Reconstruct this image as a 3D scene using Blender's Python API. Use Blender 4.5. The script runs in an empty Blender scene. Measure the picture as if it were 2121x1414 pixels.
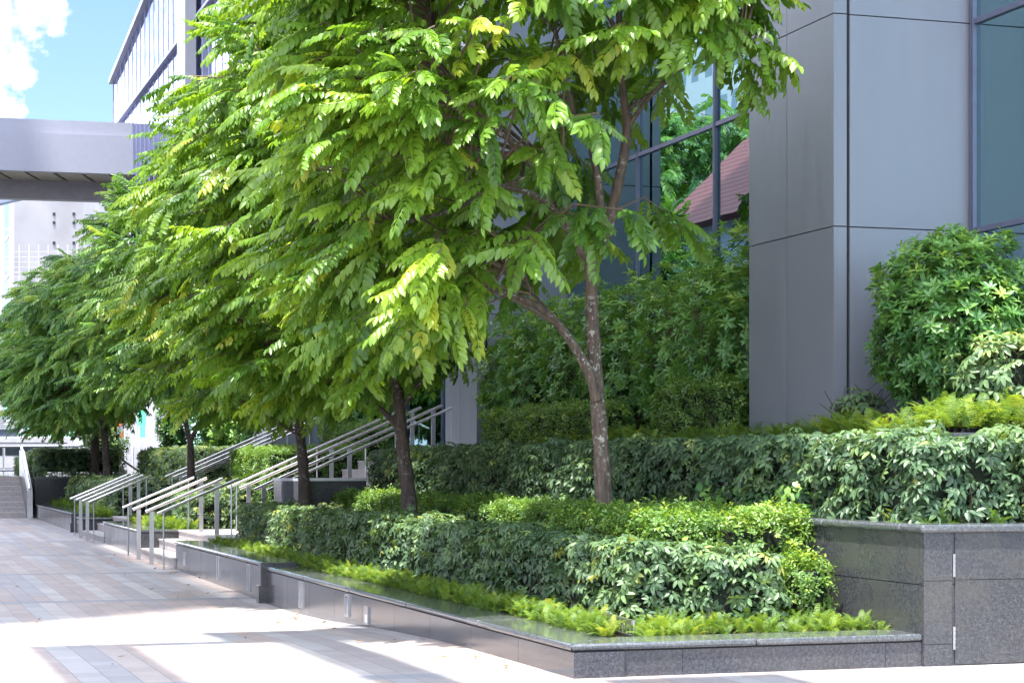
import bpy, math, random
import numpy as np
from mathutils import Vector, Matrix
random.seed(7)
RNG = np.random.default_rng(11)
C = bpy.context.scene.collection
PI = math.pi

# ------------------------------------------------------------------ frame
# world x runs from the plaza towards the office building, y runs along the row of trees,
# the origin is the front corner of the near planter at ground level.
F = 4200.0
CAM = Vector((-4.709, -13.355, 1.5))
TH = math.atan2(1345.5, F)
ct, st_ = math.cos(TH), math.sin(TH)

def ray(px, py):
    a = (px - 1060.5) / F
    return Vector((a * ct + st_, -a * st_ + ct, (960 - py) / F))

def at(px, py, Y=None, t=None, s=None, z=None):
    d = ray(px, py)
    if Y is not None: k = Y
    elif t is not None: k = (t - CAM.x) / d.x
    elif s is not None: k = (s - CAM.y) / d.y
    else: k = (z - CAM.z) / d.z
    return CAM + d * k

CR = Vector((ct, -st_, 0))      # camera right
CF = Vector((st_, ct, 0))       # camera forward
def cam_pt(cx, cy, z):
    p = CAM + CR * cx + CF * cy
    return Vector((p.x, p.y, z))

# ------------------------------------------------------------------ materials
def mat(name):
    m = bpy.data.materials.new(name); m.use_nodes = True
    nt = m.node_tree; nt.nodes.clear()
    out = nt.nodes.new('ShaderNodeOutputMaterial')
    return m, nt, out
def N(nt, t, **kw):
    n = nt.nodes.new(t)
    for k, v in kw.items():
        if k.startswith('i_'): n.inputs[k[2:].replace('_', ' ')].default_value = v
        else: setattr(n, k, v)
    return n
def ramp(nt, stops, interp='LINEAR'):
    r = nt.nodes.new('ShaderNodeValToRGB'); cr = r.color_ramp; cr.interpolation = interp
    while len(cr.elements) > 1: cr.elements.remove(cr.elements[-1])
    cr.elements[0].position = stops[0][0]; cr.elements[0].color = (*stops[0][1], 1)
    for p, c in stops[1:]:
        e = cr.elements.new(p); e.color = (*c, 1)
    return r
def mixc(nt, fac, a, b, blend='MIX'):
    m = nt.nodes.new('ShaderNodeMix'); m.data_type = 'RGBA'; m.blend_type = blend
    for i, v in ((0, fac), (6, a), (7, b)):
        if isinstance(v, (int, float)): m.inputs[i].default_value = v
        elif isinstance(v, tuple): m.inputs[i].default_value = (*v, 1)
        else: nt.links.new(v, m.inputs[i])
    return m.outputs[2]
def math_(nt, op, a, b=None, c=None):
    m = nt.nodes.new('ShaderNodeMath'); m.operation = op
    for i, v in enumerate((a, b, c)):
        if v is None: continue
        if isinstance(v, (int, float)): m.inputs[i].default_value = v
        else: nt.links.new(v, m.inputs[i])
    return m.outputs[0]

def simple(name, col, rough=0.5, metal=0.0, noise=0.08, scale=6.0, bump=0.0, bscale=60, spec=0.5, coat=0.0):
    m, nt, out = mat(name)
    b = N(nt, 'ShaderNodeBsdfPrincipled')
    tc = N(nt, 'ShaderNodeTexCoord')
    n = N(nt, 'ShaderNodeTexNoise'); n.inputs['Scale'].default_value = scale; n.inputs['Detail'].default_value = 6
    nt.links.new(tc.outputs['Object'], n.inputs['Vector'])
    lo = tuple(max(0, c * (1 - noise)) for c in col); hi = tuple(min(1, c * (1 + noise)) for c in col)
    r = ramp(nt, [(0.3, lo), (0.7, hi)])
    nt.links.new(n.outputs['Fac'], r.inputs['Fac']); nt.links.new(r.outputs['Color'], b.inputs['Base Color'])
    b.inputs['Roughness'].default_value = rough; b.inputs['Metallic'].default_value = metal
    b.inputs['Specular IOR Level'].default_value = spec; b.inputs['Coat Weight'].default_value = coat
    if bump:
        n2 = N(nt, 'ShaderNodeTexNoise'); n2.inputs['Scale'].default_value = bscale; n2.inputs['Detail'].default_value = 4
        nt.links.new(tc.outputs['Object'], n2.inputs['Vector'])
        bp = N(nt, 'ShaderNodeBump'); bp.inputs['Strength'].default_value = bump; bp.inputs['Distance'].default_value = 0.01
        nt.links.new(n2.outputs['Fac'], bp.inputs['Height']); nt.links.new(bp.outputs['Normal'], b.inputs['Normal'])
    nt.links.new(b.outputs[0], out.inputs[0])
    return m

def granite(name, base, rough, stain=0.5, spec=0.5):
    m, nt, out = mat(name)
    b = N(nt, 'ShaderNodeBsdfPrincipled'); tc = N(nt, 'ShaderNodeTexCoord')
    g = N(nt, 'ShaderNodeNewGeometry')
    v = N(nt, 'ShaderNodeTexVoronoi'); v.inputs['Scale'].default_value = 110
    n = N(nt, 'ShaderNodeTexNoise'); n.inputs['Scale'].default_value = 2.2; n.inputs['Detail'].default_value = 8; n.inputs['Roughness'].default_value = .65
    n3 = N(nt, 'ShaderNodeTexNoise'); n3.inputs['Scale'].default_value = 38; n3.inputs['Detail'].default_value = 5
    for q in (v, n, n3): nt.links.new(g.outputs['Position'], q.inputs['Vector'])
    sp = ramp(nt, [(0.0, tuple(c * .45 for c in base)), (.5, base), (1.0, tuple(min(1, c * 1.9) for c in base))])
    nt.links.new(v.outputs['Color'], sp.inputs['Fac'])
    c1 = mixc(nt, 0.35, sp.outputs['Color'], base)
    r3 = ramp(nt, [(.35, (.75, .75, .75)), (.65, (1.2, 1.2, 1.2))]); nt.links.new(n3.outputs['Fac'], r3.inputs['Fac'])
    c1 = mixc(nt, 1.0, c1, r3.outputs['Color'], 'MULTIPLY')
    rs = ramp(nt, [(.42, (0, 0, 0)), (.85, (1, 1, 1))]); nt.links.new(n.outputs['Fac'], rs.inputs['Fac'])
    f = math_(nt, 'MULTIPLY', rs.outputs['Color'], stain)
    c2 = mixc(nt, f, c1, (base[0] * 1.9 + .02, base[1] * 1.65 + .015, base[2] * 1.1))
    nt.links.new(c2, b.inputs['Base Color'])
    rr = ramp(nt, [(.3, (rough * .8,) * 3), (.75, (min(1, rough * 1.6),) * 3)]); nt.links.new(n.outputs['Fac'], rr.inputs['Fac'])
    nt.links.new(rr.outputs['Color'], b.inputs['Roughness'])
    b.inputs['Specular IOR Level'].default_value = spec
    nt.links.new(b.outputs[0], out.inputs[0])
    return m

def leafmat(name, dark, mid, light, rare, transl=0.4, rough=0.38, spec=.5):
    """dark/mid/light/rare: leaf colours picked by each leaf's own tint value."""
    m, nt, out = mat(name)
    at_ = N(nt, 'ShaderNodeAttribute'); at_.attribute_name = 'tint'
    r = ramp(nt, [(0.0, dark), (.45, mid), (.86, light), (.95, rare), (1.0, rare)])
    nt.links.new(at_.outputs['Fac'], r.inputs['Fac'])
    b = N(nt, 'ShaderNodeBsdfPrincipled'); b.inputs['Roughness'].default_value = rough
    b.inputs['Specular IOR Level'].default_value = spec
    nt.links.new(r.outputs['Color'], b.inputs['Base Color'])
    t = N(nt, 'ShaderNodeBsdfTranslucent')
    tc = mixc(nt, 1.0, r.outputs['Color'], (1.75, 1.6, .6), 'MULTIPLY')
    nt.links.new(tc, t.inputs['Color'])
    mx = N(nt, 'ShaderNodeMixShader'); mx.inputs[0].default_value = transl
    nt.links.new(b.outputs[0], mx.inputs[1]); nt.links.new(t.outputs[0], mx.inputs[2])
    nt.links.new(mx.outputs[0], out.inputs[0])
    return m

def bark(name, base, lichen):
    m, nt, out = mat(name)
    b = N(nt, 'ShaderNodeBsdfPrincipled'); tc = N(nt, 'ShaderNodeTexCoord'); g = N(nt, 'ShaderNodeNewGeometry')
    mp = N(nt, 'ShaderNodeMapping'); mp.inputs['Scale'].default_value = (1, 1, .22)
    nt.links.new(g.outputs['Position'], mp.inputs['Vector'])
    n = N(nt, 'ShaderNodeTexNoise'); n.inputs['Scale'].default_value = 34; n.inputs['Detail'].default_value = 7
    nt.links.new(mp.outputs[0], n.inputs['Vector'])
    r = ramp(nt, [(.3, tuple(c * .45 for c in base)), (.55, base), (.75, tuple(c * 1.5 for c in base))])
    nt.links.new(n.outputs['Fac'], r.inputs['Fac'])
    n2 = N(nt, 'ShaderNodeTexNoise'); n2.inputs['Scale'].default_value = 24; n2.inputs['Detail'].default_value = 3; n2.inputs['Distortion'].default_value = .6
    nt.links.new(g.outputs['Position'], n2.inputs['Vector'])
    r2 = ramp(nt, [(.565, (0, 0, 0)), (.60, (lichen,) * 3)]); nt.links.new(n2.outputs['Fac'], r2.inputs['Fac'])
    n4 = N(nt, 'ShaderNodeTexNoise'); n4.inputs['Scale'].default_value = 3
    nt.links.new(g.outputs['Position'], n4.inputs['Vector'])
    r4 = ramp(nt, [(.42, (0, 0, 0)), (.6, (1, 1, 1))]); nt.links.new(n4.outputs['Fac'], r4.inputs['Fac'])
    f = math_(nt, 'MULTIPLY', r2.outputs['Color'], r4.outputs['Color'])
    c = mixc(nt, f, r.outputs['Color'], (.27, .28, .24))
    nt.links.new(c, b.inputs['Base Color']); b.inputs['Roughness'].default_value = .85
    bp = N(nt, 'ShaderNodeBump'); bp.inputs['Strength'].default_value = .7; bp.inputs['Distance'].default_value = .012
    nt.links.new(n.outputs['Fac'], bp.inputs['Height']); nt.links.new(bp.outputs[0], b.inputs['Normal'])
    nt.links.new(b.outputs[0], out.inputs[0])
    return m

def pavement():
    m, nt, out = mat('plaza_pavers')
    b = N(nt, 'ShaderNodeBsdfPrincipled'); tc = N(nt, 'ShaderNodeTexCoord')
    sx = N(nt, 'ShaderNodeSeparateXYZ'); nt.links.new(tc.outputs['Object'], sx.inputs[0])
    X, Y = sx.outputs[0], sx.outputs[1]
    W, Lr, B = .205, .295, 5.85
    col = math_(nt, 'FLOOR', math_(nt, 'DIVIDE', X, W))
    bandf = math_(nt, 'DIVIDE', math_(nt, 'SUBTRACT', Y, .38), B)
    band = math_(nt, 'FLOOR', bandf)
    wn = N(nt, 'ShaderNodeTexWhiteNoise'); wn.noise_dimensions = '2D'
    cb = N(nt, 'ShaderNodeCombineXYZ'); nt.links.new(col, cb.inputs[0]); nt.links.new(band, cb.inputs[1])
    nt.links.new(cb.outputs[0], wn.inputs['Vector'])
    # colour changes along a column after a random number of stones
    seg = math_(nt, 'FLOOR', math_(nt, 'ADD', math_(nt, 'DIVIDE', Y, 5.85), math_(nt, 'MULTIPLY', wn.outputs['Value'], 1.0)))
    wn2 = N(nt, 'ShaderNodeTexWhiteNoise'); wn2.noise_dimensions = '3D'
    cb2 = N(nt, 'ShaderNodeCombineXYZ'); nt.links.new(col, cb2.inputs[0]); nt.links.new(band, cb2.inputs[1]); nt.links.new(seg, cb2.inputs[2])
    nt.links.new(cb2.outputs[0], wn2.inputs['Vector'])
    r = ramp(nt, [(0, (.295, .275, .29)), (.22, (.33, .28, .268)), (.42, (.345, .34, .36)), (.62, (.355, .315, .308)), (.80, (.29, .288, .315)), (.92, (.395, .375, .375))], 'CONSTANT')
    nt.links.new(wn2.outputs['Value'], r.inputs['Fac'])
    row = math_(nt, 'FLOOR', math_(nt, 'DIVIDE', Y, Lr))
    wn3 = N(nt, 'ShaderNodeTexWhiteNoise'); wn3.noise_dimensions = '2D'
    cb3 = N(nt, 'ShaderNodeCombineXYZ'); nt.links.new(col, cb3.inputs[0]); nt.links.new(row, cb3.inputs[1])
    nt.links.new(cb3.outputs[0], wn3.inputs['Vector'])
    rv = ramp(nt, [(0, (.90, .90, .90)), (1, (1.08, 1.08, 1.08))]); nt.links.new(wn3.outputs['Value'], rv.inputs['Fac'])
    c = mixc(nt, 1.0, r.outputs['Color'], rv.outputs['Color'], 'MULTIPLY')
    c = mixc(nt, 1.0, c, (.96, .91, .87), 'MULTIPLY')
    # dark cross bands
    fr = math_(nt, 'MULTIPLY', math_(nt, 'FRACT', bandf), B)
    isb = math_(nt, 'LESS_THAN', fr, .30)
    c = mixc(nt, isb, c, (.215, .215, .235))
    # joints
    fx = math_(nt, 'MULTIPLY', math_(nt, 'FRACT', math_(nt, 'DIVIDE', X, W)), W)
    fy = math_(nt, 'MULTIPLY', math_(nt, 'FRACT', math_(nt, 'DIVIDE', Y, Lr)), Lr)
    jx = math_(nt, 'LESS_THAN', fx, .006)
    jy = math_(nt, 'LESS_THAN', fy, .006)
    j = math_(nt, 'MAXIMUM', jx, math_(nt, 'MULTIPLY', jy, .7))
    j = math_(nt, 'MULTIPLY', j, .8)
    c = mixc(nt, j, c, (.09, .08, .085))
    n = N(nt, 'ShaderNodeTexNoise'); n.inputs['Scale'].default_value = 90; n.inputs['Detail'].default_value = 4
    nt.links.new(tc.outputs['Object'], n.inputs['Vector'])
    rn = ramp(nt, [(.3, (.86, .86, .86)), (.7, (1.1, 1.1, 1.1))]); nt.links.new(n.outputs['Fac'], rn.inputs['Fac'])
    c = mixc(nt, 1.0, c, rn.outputs['Color'], 'MULTIPLY')
    n2 = N(nt, 'ShaderNodeTexNoise'); n2.inputs['Scale'].default_value = .8; n2.inputs['Detail'].default_value = 6
    nt.links.new(tc.outputs['Object'], n2.inputs['Vector'])
    rn2 = ramp(nt, [(.3, (.9, .89, .88)), (.7, (1.06, 1.06, 1.06))]); nt.links.new(n2.outputs['Fac'], rn2.inputs['Fac'])
    c = mixc(nt, 1.0, c, rn2.outputs['Color'], 'MULTIPLY')
    nt.links.new(c, b.inputs['Base Color']); b.inputs['Roughness'].default_value = .6
    bp = N(nt, 'ShaderNodeBump'); bp.inputs['Strength'].default_value = .25; bp.inputs['Distance'].default_value = .006
    hh = math_(nt, 'SUBTRACT', n.outputs['Fac'], math_(nt, 'MULTIPLY', j, 3.0))
    nt.links.new(hh, bp.inputs['Height']); nt.links.new(bp.outputs[0], b.inputs['Normal'])
    nt.links.new(b.outputs[0], out.inputs[0])
    return m

def glassmat(name, gl, tr, refl, rough=0.0, wav=0.0):
    m, nt, out = mat(name)
    g = N(nt, 'ShaderNodeBsdfGlossy'); g.inputs['Color'].default_value = (*gl, 1); g.inputs['Roughness'].default_value = rough
    t = N(nt, 'ShaderNodeBsdfTransparent'); t.inputs['Color'].default_value = (*tr, 1)
    fr = N(nt, 'ShaderNodeFresnel'); fr.inputs['IOR'].default_value = 1.5
    f = math_(nt, 'MINIMUM', math_(nt, 'ADD', fr.outputs[0], refl), 1.0)
    if wav:
        geo = N(nt, 'ShaderNodeNewGeometry')
        n = N(nt, 'ShaderNodeTexNoise'); n.inputs['Scale'].default_value = .9; n.inputs['Detail'].default_value = 1
        nt.links.new(geo.outputs['Position'], n.inputs['Vector'])
        bp = N(nt, 'ShaderNodeBump'); bp.inputs['Strength'].default_value = wav; bp.inputs['Distance'].default_value = .02
        nt.links.new(n.outputs['Fac'], bp.inputs['Height']); nt.links.new(bp.outputs[0], g.inputs['Normal'])
    mx = N(nt, 'ShaderNodeMixShader'); nt.links.new(f, mx.inputs[0])
    nt.links.new(t.outputs[0], mx.inputs[1]); nt.links.new(g.outputs[0], mx.inputs[2])
    nt.links.new(mx.outputs[0], out.inputs[0])
    return m

def facademat(name, wall, glass, fx, fz, gx=.55, gz=.6, emis=0):
    """plain wall with a regular grid of dark windows, for towers seen only as reflections or far off"""
    m, nt, out = mat(name)
    b = N(nt, 'ShaderNodeBsdfPrincipled'); g = N(nt, 'ShaderNodeNewGeometry')
    s = N(nt, 'ShaderNodeSeparateXYZ'); nt.links.new(g.outputs['Position'], s.inputs[0])
    u = math_(nt, 'ADD', s.outputs[0], s.outputs[1])
    a = math_(nt, 'LESS_THAN', math_(nt, 'FRACT', math_(nt, 'DIVIDE', u, fx)), gx)
    c = math_(nt, 'LESS_THAN', math_(nt, 'FRACT', math_(nt, 'DIVIDE', s.outputs[2], fz)), gz)
    f = math_(nt, 'MULTIPLY', a, c)
    col = mixc(nt, f, wall, glass)
    nt.links.new(col, b.inputs['Base Color']); b.inputs['Roughness'].default_value = .5
    nt.links.new(b.outputs[0], out.inputs[0])
    return m

M = {}
M['pave'] = pavement()
M['granite'] = granite('dark_granite', (.045, .047, .056), .14, .3, .5)
M['granite_cap'] = granite('polished_dark_granite', (.07, .078, .086), .09, .2, .8)
M['granite_side'] = granite('weathered_dark_granite', (.046, .048, .054), .24, .38, .5)
M['step'] = granite('pale_granite_step', (.36, .335, .34), .5, .3, .4)
M['gap'] = simple('dark_joint', (.01, .01, .012), .8)
M['soil'] = simple('brown_soil', (.045, .03, .02), .95, noise=.5, scale=20, bump=.8)
M['steel'] = simple('brushed_steel', (.62, .60, .58), .24, 1.0, .08, 12)
M['steel_dark'] = simple('satin_steel', (.45, .45, .46), .35, 1.0, .1, 10)
M['panel_old'] = simple('blue_grey_metal_panel', (.31, .318, .365), .36, .5, .05, 1.1, 0, 0, .5)
def panelmat():
    m, nt, out = mat('blue_grey_cladding'); b = N(nt, 'ShaderNodeBsdfPrincipled'); g = N(nt, 'ShaderNodeNewGeometry')
    mp = N(nt, 'ShaderNodeMapping'); mp.inputs['Scale'].default_value = (5, 5, .35); nt.links.new(g.outputs['Position'], mp.inputs['Vector'])
    n = N(nt, 'ShaderNodeTexNoise'); n.inputs['Scale'].default_value = 1.6; n.inputs['Detail'].default_value = 6; nt.links.new(mp.outputs[0], n.inputs['Vector'])
    n2 = N(nt, 'ShaderNodeTexNoise'); n2.inputs['Scale'].default_value = .55; n2.inputs['Detail'].default_value = 2; nt.links.new(g.outputs['Position'], n2.inputs['Vector'])
    n3 = N(nt, 'ShaderNodeTexNoise'); n3.inputs['Scale'].default_value = 45; n3.inputs['Detail'].default_value = 2; nt.links.new(g.outputs['Position'], n3.inputs['Vector'])
    r = ramp(nt, [(.3, (.212, .226, .262)), (.7, (.220, .234, .270))]); nt.links.new(n.outputs['Fac'], r.inputs['Fac'])
    sp = ramp(nt, [(.74, (0, 0, 0)), (.78, (.15, .15, .15))]); nt.links.new(n3.outputs['Fac'], sp.inputs['Fac'])
    c = mixc(nt, sp.outputs['Color'], r.outputs['Color'], (.42, .42, .44))
    nt.links.new(c, b.inputs['Base Color']); b.inputs['Metallic'].default_value = .3
    rr = ramp(nt, [(.3, (.30,) * 3), (.7, (.44,) * 3)]); nt.links.new(n.outputs['Fac'], rr.inputs['Fac']); nt.links.new(rr.outputs['Color'], b.inputs['Roughness'])
    bp = N(nt, 'ShaderNodeBump'); bp.inputs['Strength'].default_value = .35; bp.inputs['Distance'].default_value = .03
    nt.links.new(n2.outputs['Fac'], bp.inputs['Height']); nt.links.new(bp.outputs[0], b.inputs['Normal'])
    nt.links.new(b.outputs[0], out.inputs[0]); return m
M['panel'] = panelmat()
M['frame'] = simple('grey_blue_frame', (.14, .155, .22), .4, .5)
M['glass'] = glassmat('teal_window_glass', (.56, .86, .90), (.16, .52, .56), .28, 0.0, .05)
M['glass_far'] = glassmat('lavender_curtain_glass', (.70, .75, 1.0), (.92, .93, 1.0), .14, .02, .5)
M['core_pale'] = simple('pale_lavender_core', (.24, .26, .36), .6)
M['frame_pale'] = simple('lavender_frame', (.26, .27, .38), .4, .3)
M['inwall'] = simple('interior_pale_wall', (.55, .62, .62), .7)
M['infloor'] = simple('interior_floor', (.25, .27, .27), .6)
M['bark'] = bark('tree_bark', (.085, .062, .046), .95)
M['bark_dark'] = bark('tree_bark_dark', (.055, .040, .032), .5)
M['twig'] = simple('brown_twig', (.10, .07, .045), .8, noise=.3, scale=20)
M['stem'] = simple('shrub_stem', (.07, .05, .032), .8, noise=.3, scale=20)
M['leaf_tree'] = leafmat('pinnate_leaf', (.06, .145, .02), (.13, .25, .026), (.24, .37, .04), (.34, .39, .045), .47, .38, .6)
M['leaf_tree_far'] = leafmat('pinnate_leaf_shaded', (.055, .145, .045), (.115, .24, .055), (.22, .36, .065), (.28, .37, .07), .44, .42, .5)  # cooler copy of the tree leaf, shade tone put into the far crowns
M['leaf_umb'] = leafmat('umbrella_leaf', (.040, .082, .046), (.085, .148, .070), (.16, .25, .092), (.34, .38, .11), .25, .42, .38)
M['leaf_small'] = leafmat('small_hedge_leaf', (.05, .115, .03), (.095, .19, .04), (.17, .29, .05), (.32, .42, .07), .32, .42, .5)
M['leaf_laurel'] = leafmat('laurel_leaf', (.05, .14, .045), (.10, .235, .06), (.21, .37, .08), (.32, .46, .10), .32, .36, .5)
M['leaf_fern'] = leafmat('fern_leaf', (.05, .11, .022), (.095, .17, .03), (.18, .27, .04), (.26, .31, .05), .4, .5, .3)
M['leaf_dead'] = leafmat('dry_leaf', (.10, .05, .02), (.14, .07, .03), (.22, .12, .04), (.26, .20, .05), .1, .7, .2)
M['core'] = simple('foliage_shade', (.006, .012, .005), .95, noise=.5, scale=14, bump=1.0, bscale=30)  # near-black, paints the shade deep inside hedges and shrubs
M['brick_dark'] = simple('brown_leaf', (.22, .10, .04), .7)
M['white'] = simple('white_paint', (.34, .34, .37), .35)
M['bridge'] = simple('lavender_white_panel', (.24, .25, .30), .4, .1, .03)
M['bridge_dark'] = simple('grey_brown_beam', (.20, .185, .20), .5, .2)
M['soffit'] = simple('tan_soffit', (.42, .36, .28), .6)
M['concrete'] = simple('raw_concrete', (.20, .20, .215), .8, noise=.16, scale=.35)
M['net'] = simple('green_scaffold_net', (.25, .62, .50), .8, noise=.25, scale=.6)
M['lens'] = simple('frosted_lens', (.75, .75, .74), .4)
M['slot_glass'] = simple('dark_slot_glass', (.10, .13, .17), .08, .0)
M['black'] = simple('dark_rubber', (.02, .02, .022), .5)
M['tyre'] = simple('tyre_rubber', (.02, .02, .022), .8)
M['blackglass'] = simple('car_glass', (.015, .02, .025), .06, .0, spec=1.0)
M['louver'] = simple('grey_louvre', (.22, .23, .25), .5, .4)
M['bluepanel'] = simple('slate_blue_panel', (.14, .18, .26), .5)
M['orange'] = simple('orange_paint', (.75, .12, .03), .5)
M['blue'] = simple('blue_paint', (.03, .12, .50), .5)
M['red'] = simple('red_paint', (.55, .05, .04), .5)
M['green'] = simple('green_paint', (.10, .55, .32), .6)
def tilemat():
    m, nt, out = mat('red_roof_tile'); b = N(nt, 'ShaderNodeBsdfPrincipled'); g = N(nt, 'ShaderNodeNewGeometry')
    s3 = N(nt, 'ShaderNodeSeparateXYZ'); nt.links.new(g.outputs['Position'], s3.inputs[0])
    fz = math_(nt, 'FRACT', math_(nt, 'DIVIDE', s3.outputs[2], .24)); fy = math_(nt, 'FRACT', math_(nt, 'DIVIDE', s3.outputs[1], .30))
    a = ramp(nt, [(0, (.05, .012, .015)), (.25, (.20, .045, .05)), (1, (.33, .085, .085))]); nt.links.new(fz, a.inputs['Fac'])
    c = ramp(nt, [(0, (.6, .6, .6)), (.3, (1.1, 1.1, 1.1)), (1, (.85, .85, .85))]); nt.links.new(fy, c.inputs['Fac'])
    nt.links.new(mixc(nt, 1.0, a.outputs['Color'], c.outputs['Color'], 'MULTIPLY'), b.inputs['Base Color']); b.inputs['Roughness'].default_value = .7
    nt.links.new(b.outputs[0], out.inputs[0]); return m
M['rooftile'] = tilemat()
M['grass'] = simple('grass_green', (.10, .26, .03), .9, noise=.3, scale=10)
M['tower_w'] = facademat('white_tower_wall', (.70, .69, .70), (.28, .34, .40), 2.1, 3.0, .5, .5)
M['tower_g'] = facademat('pale_tower_wall', (.60, .61, .64), (.24, .30, .38), 1.6, 3.2, .6, .5)
M['asphalt'] = simple('asphalt', (.06, .06, .062), .9, bump=.3)
M['hose'] = simple('pale_string', (.5, .5, .48), .7)

# ------------------------------------------------------------------ mesh helpers
class MB:
    def __init__(s): s.v = []; s.f = []
    def quad(s, a, b, c, d):
        n = len(s.v); s.v += [tuple(a), tuple(b), tuple(c), tuple(d)]; s.f.append((n, n + 1, n + 2, n + 3))
    def poly(s, pts):
        n = len(s.v); s.v += [tuple(p) for p in pts]; s.f.append(tuple(range(n, n + len(pts))))
    def box(s, x0, x1, y0, y1, z0, z1):
        n = len(s.v)
        s.v += [(x0, y0, z0), (x1, y0, z0), (x1, y1, z0), (x0, y1, z0), (x0, y0, z1), (x1, y0, z1), (x1, y1, z1), (x0, y1, z1)]
        s.f += [tuple(n + i for i in q) for q in ((3, 2, 1, 0), (4, 5, 6, 7), (0, 1, 5, 4), (1, 2, 6, 5), (2, 3, 7, 6), (3, 0, 4, 7))]
        return s
    def prism(s, poly, axis, a, b):
        """poly: list of 2D points; axis 'x','y','z' extrusion from a to b"""
        def p3(u, v, w):
            return {'x': (w, u, v), 'y': (u, w, v), 'z': (u, v, w)}[axis]
        n = len(s.v); k = len(poly)
        s.v += [p3(u, v, a) for u, v in poly] + [p3(u, v, b) for u, v in poly]
        s.f.append(tuple(n + i for i in range(k))[::-1]); s.f.append(tuple(n + k + i for i in range(k)))
        for i in range(k):
            j = (i + 1) % k
            s.f.append((n + i, n + j, n + k + j, n + k + i))
        return s
    def tube(s, pts, radii, seg=8, cap=True):
        pts = [Vector(p) for p in pts]
        if not hasattr(radii, '__len__'): radii = [radii] * len(pts)
        n0 = len(s.v); up = Vector((0, 0, 1)); prev = None
        for i, p in enumerate(pts):
            if i == 0: d = pts[1] - pts[0]
            elif i == len(pts) - 1: d = pts[-1] - pts[-2]
            else: d = pts[i + 1] - pts[i - 1]
            d.normalize()
            if prev is None:
                a = d.orthogonal().normalized()
            else:
                a = (prev - d * prev.dot(d)).normalized()
            prev = a; b = d.cross(a)
            for k in range(seg):
                an = 2 * PI * k / seg
                s.v.append(tuple(p + (a * math.cos(an) + b * math.sin(an)) * radii[i]))
        for i in range(len(pts) - 1):
            for k in range(seg):
                k2 = (k + 1) % seg
                s.f.append((n0 + i * seg + k, n0 + i * seg + k2, n0 + (i + 1) * seg + k2, n0 + (i + 1) * seg + k))
        if cap:
            s.f.append(tuple(n0 + k for k in range(seg))[::-1])
            e = n0 + (len(pts) - 1) * seg; s.f.append(tuple(e + k for k in range(seg)))
        return s
    def obb(s, p, q, w, h):
        """bar from p to q, rectangular section w (horizontal) x h"""
        p, q = Vector(p), Vector(q); d = (q - p).normalized()
        r = d.cross(Vector((0, 0, 1)))
        r = r.normalized() if r.length > 1e-4 else Vector((1, 0, 0)); u = r.cross(d)
        n = len(s.v)
        for e in (p, q):
            for a, b in ((-1, -1), (1, -1), (1, 1), (-1, 1)):
                s.v.append(tuple(e + r * (a * w / 2) + u * (b * h / 2)))
        s.f += [(n + 3, n + 2, n + 1, n), (n + 4, n + 5, n + 6, n + 7)] + [(n + i, n + (i + 1) % 4, n + 4 + (i + 1) % 4, n + 4 + i) for i in range(4)]
        return s
    def build(s, name, m, parent=None, origin=None, smooth=False, bevel=0, **kw):
        o0 = Vector(origin) if origin is not None else (Vector(parent['_o']) if parent is not None and '_o' in parent else Vector((0, 0, 0)))
        if parent is None and origin is None:
            o0 = Vector(s.v[0])
        me = bpy.data.meshes.new(name)
        me.from_pydata([(a - o0.x, b - o0.y, c - o0.z) for a, b, c in s.v], [], s.f)
        me.materials.append(m)
        if smooth:
            me.polygons.foreach_set('use_smooth', [True] * len(me.polygons))
        o = bpy.data.objects.new(name, me); C.objects.link(o)
        if parent is not None: o.parent = parent
        else: o.location = o0
        if bevel:
            bv = o.modifiers.new('bevel', 'BEVEL'); bv.width = bevel; bv.segments = 3; bv.limit_method = 'ANGLE'; bv.angle_limit = math.radians(50)
        tag(o, **kw)
        return o

def tag(o, label=None, cat=None, group=None, kind=None):
    if label: o['label'] = label
    if cat: o['category'] = cat
    if group: o['group'] = group
    if kind: o['kind'] = kind

def thing(name, loc, label=None, cat=None, group=None, kind=None):
    o = bpy.data.objects.new(name, None); C.objects.link(o); o.location = loc; o['_o'] = tuple(loc)
    o.empty_display_size = .2
    tag(o, label, cat, group, kind)
    return o

def clean_o():
    for o in bpy.data.objects:
        if '_o' in o: del o['_o']

def sub(parent, name, mb, m, **kw):
    """part or sub-part: parent may itself be a part mesh; walk up to find the origin"""
    p = parent
    while '_o' not in p: p = p.parent
    return mb.build(name, m, parent, origin=p['_o'], **kw)

# ---- numpy scatter of leaf templates
def leaflet(base, d, up, L, Wd, fold=.25, droop=.15):
    """8 verts, 6 faces"""
    d = np.array(d, float); d /= np.linalg.norm(d); up = np.array(up, float)
    sd = np.cross(d, up); sd /= np.linalg.norm(sd); up = np.cross(sd, d)
    b = np.array(base, float)
    def P(a, w, z): return b + d * a * L + sd * w * Wd + up * z * Wd - up * droop * L * a * a
    v = [P(0, 0, 0), P(.33, .5, fold), P(.72, .42, fold), P(1, 0, 0), P(.72, -.42, fold), P(.33, -.5, fold), P(.33, 0, 0), P(.72, 0, 0)]
    f = [(0, 1, 6), (6, 1, 2, 7), (7, 2, 3), (0, 6, 5), (6, 7, 4, 5), (7, 3, 4)]
    return v, f
def leaflet4(base, d, up, L, Wd, fold=.2, droop=.1):
    d = np.array(d, float); d /= np.linalg.norm(d); up = np.array(up, float)
    sd = np.cross(d, up); sd /= np.linalg.norm(sd); up = np.cross(sd, d)
    b = np.array(base, float)
    def P(a, w, z): return b + d * a * L + sd * w * Wd + up * z * Wd - up * droop * L * a * a
    v = [P(0, 0, 0), P(.5, .5, fold), P(1, 0, 0), P(.5, -.5, fold)]
    return v, [(0, 1, 2), (0, 2, 3)]
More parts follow.
